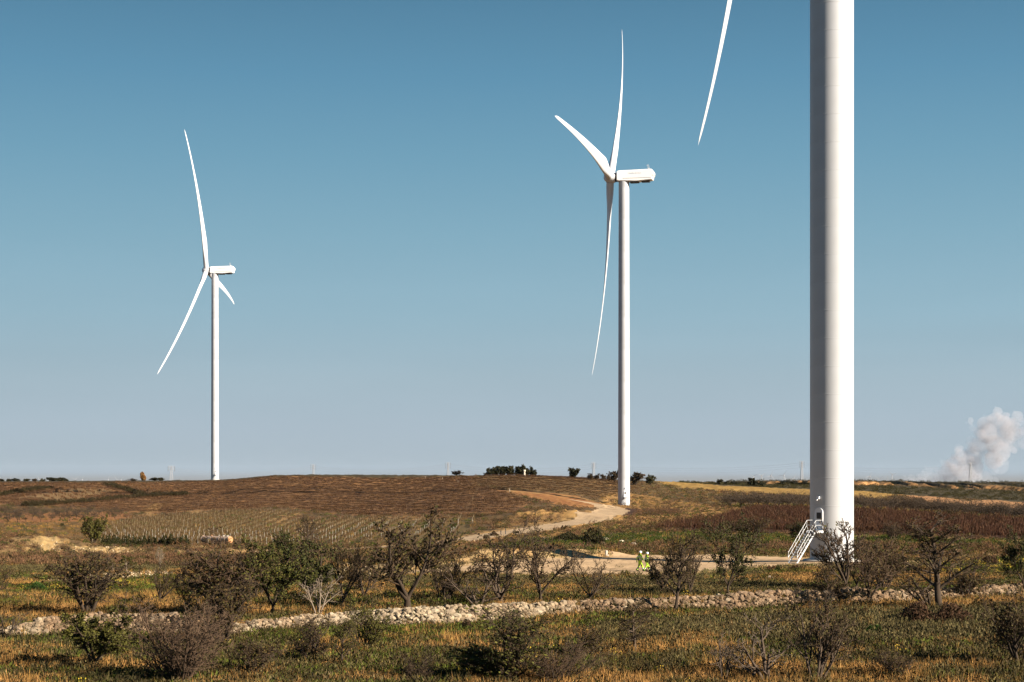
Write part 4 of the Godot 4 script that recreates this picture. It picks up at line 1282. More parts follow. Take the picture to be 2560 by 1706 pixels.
func stone_mesh(sd: int) -> ArrayMesh:
	rng.seed = sd
	var p := PackedVector3Array()
	var cuts := []
	for k in 9: cuts.append([Vector3(rng.randf_range(-1, 1), rng.randf_range(-1, 1), rng.randf_range(-1, 1)).normalized(), rng.randf_range(0.30, 0.46)])
	var s := SphereMesh.new()
	s.radius = 0.55
	s.height = 1.1
	s.radial_segments = 6
	s.rings = 3
	var a := s.get_mesh_arrays()
	var v: PackedVector3Array = a[Mesh.ARRAY_VERTEX]
	for k in v.size():
		for c in cuts:
			var over: float = v[k].dot(c[0]) - c[1]
			if over > 0.0: v[k] -= c[0] * over
	var b := MB.new()
	var idx: PackedInt32Array = a[Mesh.ARRAY_INDEX]
	for k in range(0, idx.size(), 3):
		var x := v[idx[k]]
		var y := v[idx[k + 1]]
		var z := v[idx[k + 2]]
		if (y - x).cross(z - x).length() > 1e-5: b.tri(x, z, y)
	return b.mesh()

func bank_at(px: float) -> Array:   # foot point (x, distance), height
	var k := 0
	while k < BANK.size() - 2 and BANK[k + 1][0] < px: k += 1
	var t: float = (px - BANK[k][0]) / float(BANK[k + 1][0] - BANK[k][0])
	var p := ray(px, lerpf(BANK[k][1], BANK[k + 1][1], t))
	var rise := lerpf(BANK[k][1] - BANK[k][2], BANK[k + 1][1] - BANK[k + 1][2], t)
	return [p, rise * p.y / F * 1.02]

func make_bank() -> void:
	var o := thing("stone_wall", "long low bank of pale rough field stones across the foreground", "stone wall")
	var path := []
	for px in range(-180, 2761, 12): path.append(bank_at(px))
	var core := MB.new()
	var wide := 1.5
	for k in path.size():
		var p: Vector2 = path[k][0]
		var h: float = path[k][1]
		for q in [[-0.25, -0.2], [0.35, 0.05], [0.8, 0.34], [1.3, 0.5], [1.9, 0.05], [2.2, -0.2]]:
			core.v.append(Vector3(p.x, gy(p.x, p.y + q[0]) + h * q[1], -(p.y + q[0])))
	for k in path.size() - 1:
		for q in 5:
			var i := k * 6 + q
			core.i.append_array([i, i + 7, i + 6, i, i + 1, i + 7])
	part(o, "earth_core", core.mesh(), M.bank_earth_gap_shade)
	var shapes := []
	for k in 6: shapes.append(stone_mesh(300 + k))
	rng.seed = 55
	var all := []
	for k in 8000:
		var px := rng.randf_range(-180.0, 2755.0)
		if px > 505 and px < 560 and rng.randf() < 0.75: continue
		var e := bank_at(px)
		var p: Vector2 = e[0]
		var t := rng.randf()
		var dz := lerpf(-0.6, 2.1, t) if rng.randf() < 0.2 else lerpf(-0.6, 0.95, t)
		var hh: float = e[1] * clampf(0.08 + (dz + 0.55) * 0.8, 0.0, 0.98) if dz < 1.25 else e[1] * clampf(1.0 - (dz - 1.25) * 0.9, 0.1, 1.0)
		var s := rng.randf_range(0.12, 0.235) * (1.0 + 0.9 * pow(rng.randf(), 5.0))
		var pos := Vector3(p.x + rng.randf_range(-.1, .1), gy(p.x, p.y + dz) + hh + rng.randf_range(-.12, .07), -(p.y + dz))
		var white := clampf(1.0 - absf(px - 1000.0) / 520.0, 0.0, 1.0) * 1.2 + (0.7 if px < 110 else 0.0) + (0.5 if px > 560 and px < 640 else 0.0)
		white = clampf(white + n_mid.get_noise_2d(p.x * 2.0, dz * 4.0) * 0.5, 0.0, 1.0)
		var c := Color(.145, .095, .056).lerp(Color(.28, .225, .15), clampf(white * rng.randf_range(0.6, 1.15) + rng.randf_range(-.15, .2), 0, 1)) * rng.randf_range(0.5, 1.4)
		all.append([s, Transform3D(Basis.from_euler(Vector3(rng.randf() * TAU, rng.randf() * TAU, rng.randf() * TAU)).scaled(Vector3(s * rng.randf_range(1.0, 1.7), s, s * rng.randf_range(0.8, 1.3))), pos), c, rng.randi() % 6, px])
	all.sort_custom(func(a, b): return a[0] / a[1].origin.z < b[0] / b[1].origin.z)
	var tones := []
	for k in 7: tones.append(mat(Color(.145, .095, .056).lerp(Color(.29, .235, .158), k / 6.0), 0.95))
	var lots := []
	for k in 6: lots.append([[], PackedColorArray()])
	var parts := 0
	for e in all:
		if parts < 285 and e[4] > 0 and e[4] < 2560:
			parts += 1
			var tone := clampi(int((e[2].r - 0.12) / 0.19 * 7.0), 0, 6)
			part(o, "stone", shapes[e[3]], tones[tone], e[1])
		else:
			lots[e[3]][0].append(e[1])
			lots[e[3]][1].append(e[2])
	var tuft := blades(14, 0.12, 0.35, 0.16, 0.6, 0.014, 57, [Color(.12, .13, .03), Color(.33, .21, .085), Color(.07, .08, .02)])
	var xf := []
	var tint := PackedColorArray()
	rng.seed = 58
	for k in 500:
		var q := bank_at(rng.randf_range(-180.0, 2755.0))
		var p: Vector2 = q[0]
		var dz := rng.randf_range(-0.9, 0.5)
		xf.append(Transform3D(Basis(Vector3.UP, rng.randf() * 6.0).scaled(Vector3.ONE * rng.randf_range(0.7, 1.6)), Vector3(p.x, gy(p.x, p.y + dz) + q[1] * clampf(0.08 + (dz + 0.55) * 0.8, 0.0, 0.9), -(p.y + dz))))
		tint.append(grey(0.6, 1.2))
	scatter("bank_weeds", "", tuft, M.grass, xf, tint, o)
	for k in 6: scatter("small_stones", "", shapes[k], M.stone, lots[k][0], lots[k][1], o)

func make_loose_stones() -> void:
	var shapes := []
	for k in 3: shapes.append(stone_mesh(400 + k))
	rng.seed = 56
	for k in 3:
		var xf := []
		var tint := PackedColorArray()
		for q in 1500:
			var zn: String = ["stony_ground", "sand_edge", "white_strip", "white_patch", "bright_mounds", "orange_bank"][rng.randi() % 6]
			var z: Array = zones[zone_k[zn]]
			var box: Rect2 = z[1]
			var p := Vector2(rng.randf_range(box.position.x, box.end.x), rng.randf_range(box.position.y, box.end.y))
			if not Geometry2D.is_point_in_polygon(p, z[0]) or Geometry2D.is_point_in_polygon(p, pad_poly): continue
			xf.append(Transform3D(Basis.from_euler(Vector3(rng.randf() * 6, rng.randf() * 6, rng.randf() * 6)).scaled(Vector3.ONE * rng.randf_range(0.06, 0.24)), on(p.x, p.y)))
			tint.append(Color(.50, .40, .27) * rng.randf_range(0.7, 1.2))
		scatter("loose_stones", "loose pale stones strewn over the bare sandy patches", shapes[k], M.stone, xf, tint)
	for r in [[1515, 1348, .8, "pale boulder in the green strip left of the two workers"], [1555, 1357, .75, "pale boulder behind the two workers"], [1586, 1364, .7, "pale squared boulder in the grass above the two workers"], [1926, 1448, .35, "flat pale stone lying in the grass below the tower stairs"], [2130, 1597, .4, "flat pale stone in the scrub at the right foreground"], [1088, 1632, .4, "pale stone at the foot of the spreading shrub left of centre"]]:
		tag(part(self, "boulder", shapes[0], M.boulder, Transform3D(Basis(Vector3.UP, r[0]).scaled(Vector3(r[2] * 1.5, r[2], r[2])), spot(r[0], r[1]) + Vector3(0, .08, 0))), r[3], "boulder", "loose boulders")

# ---------------------------------------------------------------- things of the middle distance
func make_tank() -> void:
	var g := ray(541, 1362)
	var o := thing("tank", "old rusty cylindrical tank lying at the edge of the valley vineyard", "tank", on(g.x, g.y) + Vector3(0, 0.15, 0), deg_to_rad(-36))
	var r := 0.66
	var L := 7.6
	var T := Transform3D(Basis(Vector3(0, 1, 0), Vector3(1, 0, 0), Vector3(0, 0, -1)), Vector3(-L * 0.5, r + 0.25, 0))   # lathe axis laid along x
	var prof := PackedVector2Array()
	for k in 5: prof.append(Vector2(r, L * k / 4.0))
	part(o, "shell", lathe(prof, 28), M.tank, T)
	for k in 4: part(o, "hoop", lathe(PackedVector2Array([Vector2(r + .005, -.05), Vector2(r + .04, -.05), Vector2(r + .04, .05), Vector2(r + .005, .05)]), 28), M.tank, T * Transform3D(Basis(), Vector3(0, 0.15 + (L - .3) * k / 3.0, 0)))
	var dish := PackedVector2Array()
	for k in 7: dish.append(Vector2(r * cos(PI * 0.5 * k / 6.0), 0.26 * sin(PI * 0.5 * k / 6.0)))
	part(o, "end_plate", lathe(dish, 28), M.rust, T * Transform3D(Basis(), Vector3(0, L, 0))).set_meta("label", "bright rust stained end plate")
	part(o, "end_plate", lathe(dish, 28), M.tank, T * Transform3D(Basis(Vector3(1, 0, 0), PI), Vector3.ZERO))
	for q in [[0.6, .16], [1.9, .22], [3.0, .22], [-1.4, .16]]:
		part(o, "manhole", lathe(PackedVector2Array([Vector2(q[1], 0), Vector2(q[1], .18), Vector2(q[1] + .04, .18), Vector2(q[1] + .04, .24), Vector2(0, .26)]), 14), M.rust if q[0] < 0 else M.concrete, Transform3D(Basis(Vector3(0, 0, 1), 0.15), Vector3(q[0], 2 * r + .2, 0)))
	for q in [-2.6, 0.0, 2.6]:
		var s := MB.new()
		s.box(Vector3(q - .15, -.3, -.6), Vector3(q + .15, .42, .6))
		part(o, "saddle", s.mesh(), M.dark)

func make_pylon_line() -> void:
	var spec := [[428, 2600, 25.0, "lattice power pylon with six stubby arms left of the left turbine"], [783, 3400, 29.0, "faint power pylon above the long vineyard hill"], [1120, 3400, 34.0, "thin power pylon left of the clump of trees on the crest"], [1484, 3400, 34.0, "lattice power pylon left of the middle turbine tower"], [2005, 3400, 37.5, "tall power pylon just left of the nearest turbine tower"], [2427, 3400, 33.0, "tall power pylon in front of the white steam plume"]]
	var tips := []
	for s in spec:
		var X: float = (s[0] - CX) * s[1] / F
		var top: float = EYE + s[2] * s[1] / F
		var base := base_y(X, s[1]) - 2.0
		var h := top - base
		var o := thing("power_pylon", s[3], "power pylon", Vector3(X, base, -s[1]), 0.25, "pylons of the far power line")
		var legs := MB.new()
		var w0 := 3.0
		var w1 := 0.9
		for sx in [-1.0, 1.0]:
			for sz in [-1.0, 1.0]:
				legs.bar(Vector3(sx * w0, 0, sz * w0), Vector3(sx * w1, h * 0.97, sz * w1), .55, .55)
		part(o, "mast_legs", legs.mesh(), M.pylon)
		var lat := MB.new()
		for k in 9:
			var f := k / 9.0
			var e := (k + 1) / 9.0
			var a := lerpf(w0, w1, f)
			var b := lerpf(w0, w1, e)
			for sz in [-1.0, 1.0]:
				lat.bar(Vector3(-a, h * .97 * f, a * sz), Vector3(b, h * .97 * e, b * sz), .25, .25)
				lat.bar(Vector3(a, h * .97 * f, a * sz), Vector3(-b, h * .97 * e, b * sz), .25, .25)
		part(o, "lattice", lat.mesh(), M.pylon)
		var row := []
		for k in 3:
			var y := h * (0.80 + 0.085 * k)
			var arm := MB.new()
			arm.bar(Vector3(-5.2, y, 0), Vector3(5.2, y, 0), .5, .4)
			arm.bar(Vector3(-5.2, y, 0), Vector3(0, y + 2.0, 0), .25, .25)
			arm.bar(Vector3(5.2, y, 0), Vector3(0, y + 2.0, 0), .25, .25)
			part(o, "cross_arm", arm.mesh(), M.pylon)
			for sx in [-1.0, 1.0]:
				var ins := MB.new()
				ins.bar(Vector3(sx * 5.0, y, 0), Vector3(sx * 5.0, y - 2.6, 0), .5, .5, 6)
				part(o, "insulator", ins.mesh(), M.dark)
			row.append(Vector3(X, base + y - 2.6, -s[1]))
		tips.append(row)
	var where := ["lowest", "middle", "uppermost"]
	for k in 3:
		var b := MB.new()
		for q in tips.size() - 1:
			var pts := PackedVector3Array()
			var rad := PackedFloat32Array()
			for e in 13:
				var t := e / 12.0
				pts.append((tips[q][k] as Vector3).lerp(tips[q + 1][k], t) - Vector3(0, 10.0 * 4.0 * t * (1.0 - t), 0))
				rad.append(0.13)
			b.tube(pts, rad, 4)
		tag(part(self, "power_cable", b.mesh(), M.cable), "%s power cable sagging between the far pylons" % where[k], "cable", "cables of the far power line")

func small_turbine(X: float, hub: float, d: float, label: String, spin: float, yaw: float) -> void:
	var base := base_y(X, d)
	var o := thing("wind_turbine", label, "wind turbine", Vector3(X, base, -d), yaw, "tiny turbines on the horizon")
	var h := hub - base
	part(o, "tower", lathe(PackedVector2Array([Vector2(1.7, 0), Vector2(1.0, h)]), 12), M.far_white)
	var n := MB.new()
	n.box(Vector3(-1.6, h - 1.5, -5), Vector3(1.6, h + 1.8, 4))
	part(o, "nacelle", n.mesh(), M.far_white)
	for k in 3:
		var b := MB.new()
		var t := spin + TAU * k / 3.0
		b.tube(PackedVector3Array([Vector3(0, h, 5), Vector3(sin(t) * 7, h + cos(t) * 7, 5), Vector3(sin(t) * 24, h + cos(t) * 24, 5.5)]), PackedFloat32Array([0.7, 0.9, 0.2]), 6)
		part(o, "blade", b.mesh(), M.far_white)

func make_horizon_turbines() -> void:
	rng.seed = 91
	for s in [[1884, 1192, "tiny horizon turbine peeping over the round bush left of the nearest tower"], [1904, 1190, "tiny horizon turbine right of the round bush on the ridge"], [1927, 1190, "tiny horizon turbine above the orange cliff left of the nearest tower"], [1960, 1189, "tiny horizon turbine between the orange cliff and the tall pylon"], [1983, 1198, "small low horizon turbine beside the tall pylon left of the nearest tower"], [2174, 1192, "tiny horizon turbine just right of the nearest tower"], [2197, 1198, "small low horizon turbine over the pale cliff right of the nearest tower"], [2231, 1187, "tallest tiny horizon turbine right of the nearest tower"], [2219, 1201, "faintest low horizon turbine right of the nearest tower"]]:
		var d := 7400.0
		small_turbine((s[0] - CX) * d / F, EYE - (s[1] - YH) * d / F, d, s[2], rng.randf() * 2.0, rng.randf_range(-.5, .5))
	for s in [[4, 1200, "leftmost tiny turbine on the left horizon"], [26, 1198, "second tiny turbine from the left frame edge"], [98, 1198, "tiny turbine left of the dark round trees on the left horizon"], [119, 1199, "tiny turbine over the dark round trees on the left horizon"], [188, 1197, "tiny turbine right of the dark round trees on the left horizon"], [205, 1198, "tiny turbine midway between the dark round trees and the orange poplar"], [270, 1198, "tiny turbine left of the orange poplar"], [292, 1199, "faint low turbine left of the orange poplar"], [302, 1199, "tiny turbine nearest the orange poplar"]]:
		var d := 9000.0
		small_turbine((s[0] - CX) * d / F, EYE - (s[1] - YH) * d / F - 4.0, d, s[2], rng.randf() * 2.0, rng.randf_range(-.5, .5))

func make_skyline() -> void:
	# each: x, foot row (only for reference), distance, left, right, top row, kind of plant
	var kinds := {"olive": [Color(.05, .056, .028), Color(.085, .08, .04), 0.9, 0.34], "dark": [Color(.028, .034, .018), Color(.06, .06, .032), 1.1, 0.34], "bare": [Color(.06, .05, .03), Color(.10, .07, .045), 0.5, 0.28], "gold": [Color(.40, .22, .07), Color(.28, .17, .07), 8.0, 0.4]}
	var sd := 600
	for s in [
		[3, 1090, -4, 8, 1202, "dark", "low dark tree at the left frame edge of the horizon"], [22, 1090, 17, 28, 1202.5, "dark", "small dark tree second from the left frame edge of the horizon"], [38, 1090, 30, 45, 1203, "dark", "wide low dark trees left of the lone small horizon tree"], [67, 1090, 60, 72, 1202, "olive", "lone small tree on the left horizon"], [86, 1090, 80, 92, 1202, "bare", "thin bare tree left of the dark round trees on the horizon"], [106, 1090, 101, 111, 1201, "olive", "small tree touching the dark round trees on the left horizon"],
		[127, 1080, 118, 137, 1196, "dark", "dense dark round tree, biggest on the left horizon"], [149, 1080, 139, 159, 1196.5, "olive", "airy rounded tree right of the dense dark round tree"], [164, 1080, 158, 169, 1202, "olive", "low tree at the right end of the left horizon clump"], [357, 900, 352, 362, 1186.5, "gold", "narrow poplar in orange autumn leaf on the left horizon"], [330, 900, 322, 341, 1199, "bare", "low bare thicket left of the orange poplar"], [386, 900, 376, 396, 1196, "olive", "low grey trees between the orange poplar and the first pylon"], [402, 900, 396, 408, 1196, "olive", "small dark shrub just left of the pylon with stubby arms"],
		[1141, 850, 1132, 1152, 1180, "bare", "lone grey bush on the crest right of the thin pylon"], [1213, 815, 1209, 1218, 1184, "bare", "tiny shrub at the left end of the crest clump"], [1224, 815, 1216, 1230, 1175, "olive", "leftmost small tree of the clump on the crest"], [1232, 815, 1226, 1238, 1174.5, "olive", "slim tree second from the left in the crest clump"], [1240, 815, 1235, 1246, 1176, "olive", "short tree third from the left in the crest clump"], [1254, 815, 1242, 1268, 1170, "dark", "broadest dark tree of the crest clump"], [1272, 815, 1264, 1282, 1170.5, "olive", "tree at the middle of the crest clump with a thin top"], [1294, 815, 1284, 1304, 1171.5, "dark", "dark tree touching the white pillar on its left"], [1305, 815, 1299, 1312, 1168.5, "olive", "tallest tree behind the white pillar"], [1319, 815, 1313, 1326, 1176, "olive", "low tree right of the white pillar"], [1332, 815, 1324, 1339, 1173.5, "dark", "rightmost tree of the crest clump"],
		[1435, 800, 1425, 1445, 1175.5, "dark", "solitary dark bush on the crest left of the lattice pylon"], [1476, 790, 1470, 1482, 1187.5, "bare", "first small brown shrub on the crest past the solitary bush"], [1492, 790, 1486, 1498, 1188.5, "bare", "small brown shrub on the crest under the lattice pylon"], [1508, 785, 1502, 1514, 1189, "bare", "small brown shrub right of the lattice pylon"], [1524, 780, 1518, 1530, 1190, "bare", "small brown shrub left of the middle tower"], [1536, 770, 1527, 1548, 1181, "bare", "bare bush touching the left side of the middle tower"], [1590, 745, 1577, 1606, 1186.5, "bare", "wide bare bush right of the middle tower"], [1626, 745, 1617, 1637, 1192.5, "olive", "windswept bush at the edge of the golden field"],
		[1799, 860, 1794, 1806, 1201, "olive", "umbrella shaped small pine on the right ridge"], [1816, 870, 1811, 1822, 1205, "dark", "low shrub right of the umbrella shaped pine"], [1829, 870, 1823, 1836, 1205.5, "dark", "low dark shrub at the start of the orange cliff"], [1842, 870, 1836, 1848, 1207, "dark", "small shrub left of the round bush on the ridge"], [1884, 880, 1873, 1895, 1200.5, "dark", "big round bush on the right ridge"], [1904, 890, 1898, 1911, 1207.5, "dark", "small round bush beside the big round bush"], [1950, 1000, 1942, 1958, 1207.5, "dark", "low bush above the orange cliff"], [1990, 1050, 1977, 2004, 1207, "dark", "dark bushes left of the nearest tower on the ridge"], [2010, 1050, 2000, 2022, 1207, "dark", "dark bushes touching the nearest tower on the ridge"]]:
		sd += 1
		var k: Array = kinds[s[5]]
		var d: float = s[1]
		var g := at_d(s[0], d)
		var scale := F / d
		var h: float = maxf((EYE - g.y) * scale + YH - s[4], 6.0) / scale
		var ms := tree_meshes("round", sd, k[2], k[0], k[1], k[3])
		fit(ms, (s[2] - s[0]) / scale, (s[3] - s[0]) / scale, h)
		if s[5] == "gold":
			for m in ms:
				for q in m.v.size(): m.v[q].x *= 1.0
		var o := thing("poplar_tree" if s[5] == "gold" else ("skyline_bush" if h < 3.5 else "skyline_tree"), s[6], "bush" if h < 3.5 else "tree", g, 0.0, "trees and bushes along the skyline")
		plant_parts(o, ms, M.bark, M.twig)
	var p := at_d(1311, 812)
	var o := thing("water_pillar", "small white waisted masonry pillar among the trees on the crest", "pillar", p)
	part(o, "base_block", lathe(PackedVector2Array([Vector2(.62, -.5), Vector2(.6, .9), Vector2(.42, 1.5), Vector2(.42, 1.5)]), 16), M.limewash)
	part(o, "shaft", lathe(PackedVector2Array([Vector2(.42, 1.5), Vector2(.5, 1.75), Vector2(.36, 2.1), Vector2(.5, 2.5)]), 16), M.limewash)
	part(o, "top_bowl", lathe(PackedVector2Array([Vector2(.5, 2.5), Vector2(.66, 2.9), Vector2(.66, 3.3), Vector2(.5, 3.35), Vector2(0, 3.35)]), 16), M.limewash)

const ORD := ["first", "second", "third", "fourth", "fifth", "sixth", "seventh", "eighth", "ninth", "tenth", "eleventh", "twelfth", "thirteenth", "fourteenth", "fifteenth", "sixteenth", "seventeenth", "eighteenth"]

func make_orchards() -> void:
	var protos := []
	for k in 5:
		var ms := tree_meshes("orchard", 700 + k, 0.35, Color(.085, .06, .035), Color(.06, .05, .03), 0.16)
		fit(ms, -2.2, 2.2, 3.5)
		protos.append(ms)
	var meshes := []
	for ms in protos: meshes.append([ms[0].mesh(), ms[1].mesh(), ms[2].mesh()])
	rng.seed = 92
	var first := {}
	var put := func(g: Vector3, s: float, label: String, group: String) -> void:
		var k := rng.randi() % 5
		var o: Node3D
		if first.has(k): o = dup(first[k], "orchard_tree", g, rng.randf() * TAU, label, group)
		else:
			o = thing("orchard_tree", label, "tree", g, rng.randf() * TAU, group)
			part(o, "trunk", meshes[k][0], M.bark)
			part(o, "crown", meshes[k][1], M.twig_orchard)
			part(o, "foliage", meshes[k][2], M.leaf)
			first[k] = o
		o.scale = Vector3(s * rng.randf_range(0.92, 1.15), s, s * rng.randf_range(0.92, 1.15))
	# right orchard: front row, then rows behind
	var front := [[1806, 1266], [1828, 1268], [1852, 1269], [1876, 1269.5], [1892, 1268.5], [1911, 1270.5], [1936, 1273], [1949, 1269], [1972, 1271], [1992, 1274], [2006, 1271], [2019, 1270], [2160, 1281], [2190, 1285], [2220, 1285.5], [2240, 1282], [2262, 1283], [2290, 1283], [2313, 1285], [2330, 1283], [2354, 1289], [2388, 1285.5], [2424, 1287], [2460, 1289], [2486, 1290.5], [2506, 1295], [2536, 1297], [2560, 1298], [2585, 1300]]
	for k in front.size():
		var side := "left" if front[k][0] < 2100 else "right"
		var q := k + 1 if side == "left" else k - 11
		put.call(spot(front[k][0], front[k][1]), rng.randf_range(0.92, 1.12), "bare front row orchard tree %s of the nearest tower, the %s from the left" % [side, ORD[q - 1]], "front row of the right orchard")
	for r in range(1, 4):
		for k in 25:
			var px := 1812.0 + 31.5 * k + rng.randf_range(-7, 7) + 9.0 * r
			var fy := 1268.5 + maxf(0.0, px - 2100.0) * 0.061 + (px - 1800.0) * 0.012
			if px > 2030 and px < 2130: continue
			var g := ray(px, fy)
			var p := Vector2(g.x * (g.y + 6.5 * r) / g.y, g.y + 6.5 * r)
			put.call(on(p.x, p.y), rng.randf_range(0.85, 1.1), "bare orchard tree in the crowded rows behind the front row of the right orchard", "back rows of the right orchard")
	# left orchard on orange soil
	for r in 4:
		for k in 13:
			var px := -14.0 + 27.5 * k + rng.randf_range(-6, 6) + r * 7.0
			var py := 1308.0 - 6.4 * r - px * 0.028
			if px > 318 - 4 * r: continue
			put.call(spot(px, py), rng.randf_range(0.42, 0.75), "small orchard tree on orange soil, %s row from the front, %s from the left" % [ORD[r], ORD[k]], "left orchard on orange soil")

func make_steam() -> void:
	var o := thing("steam_cloud", "white steam plume rising behind the far ridge at the right", "steam plume", Vector3.ZERO)
	rng.seed = 93
	var d := 5200.0
	var m := FogMaterial.new()
	m.density = 0.010
	m.albedo = Color(0.97, 0.96, 0.99)
	var thin := FogMaterial.new()
	thin.density = 0.0045
	thin.albedo = Color(0.9, 0.92, 0.97)
	for s in [[2300, 1208, 16, 0], [2330, 1196, 18, 0], [2322, 1176, 10, 0], [2352, 1204, 20, 0], [2372, 1180, 22, 1], [2392, 1160, 22, 1], [2382, 1200, 24, 0], [2400, 1140, 17, 1], [2395, 1122, 12, 0], [2414, 1190, 24, 1], [2440, 1170, 26, 1], [2438, 1140, 22, 1], [2450, 1112, 22, 1], [2426, 1100, 12, 0], [2427, 1052, 8, 1], [2430, 1070, 8, 0], [2470, 1085, 24, 1], [2460, 1060, 18, 1], [2488, 1050, 18, 1], [2496, 1030, 13, 1], [2508, 1058, 18, 1], [2484, 1110, 24, 1], [2510, 1090, 24, 1], [2500, 1130, 24, 1], [2480, 1150, 24, 1], [2460, 1195, 22, 0], [2530, 1062, 18, 1], [2546, 1040, 13, 1], [2540, 1084, 20, 1], [2530, 1112, 22, 0], [2500, 1165, 22, 0], [2556, 1070, 18, 0], [2566, 1100, 22, 0], [2450, 1080, 14, 1], [2516, 1040, 10, 1], [2430, 1120, 14, 1], [2408, 1166, 14, 1], [2378, 1166, 10, 1], [2590, 1070, 24, 0], [2600, 1040, 20, 0], [2270, 1206, 14, 0], [2240, 1209, 10, 0], [2350, 1190, 16, 0], [2310, 1190, 12, 0], [2420, 1150, 18, 1], [2475, 1070, 20, 1], [2520, 1075, 20, 1]]:
		var f := FogVolume.new()
		f.name = "puff"
		f.shape = RenderingServer.FOG_VOLUME_SHAPE_ELLIPSOID
		var r: float = s[2] * 1.12 * d / F
		f.size = Vector3(r * 2.0 * rng.randf_range(0.85, 1.2), r * 2.0 * rng.randf_range(0.85, 1.15), r * 2.2)
		f.material = m if s[3] else thin
		f.size *= 0.9
		f.position = Vector3((s[0] - CX) * d / F, EYE - (s[1] - YH) * d / F, -d + rng.randf_range(-.5, .5) * r)
		o.add_child(f, true)
		for k in 5:
			var w := FogVolume.new()
			w.name = "puff"
			w.shape = RenderingServer.FOG_VOLUME_SHAPE_ELLIPSOID
			var q := r * rng.randf_range(0.25, 0.6)
			w.size = Vector3(q * rng.randf_range(1.2, 2.6), q * rng.randf_range(1.0, 2.0), q * 2.0)
			w.rotation = Vector3(0, 0, rng.randf_range(-1.0, 1.0))
			w.material = m if s[3] and k < 3 else thin
			var a := rng.randf() * TAU
			w.position = f.position + Vector3(cos(a), sin(a), rng.randf_range(-.6, .6)) * r * rng.randf_range(0.6, 1.15)
			o.add_child(w, true)

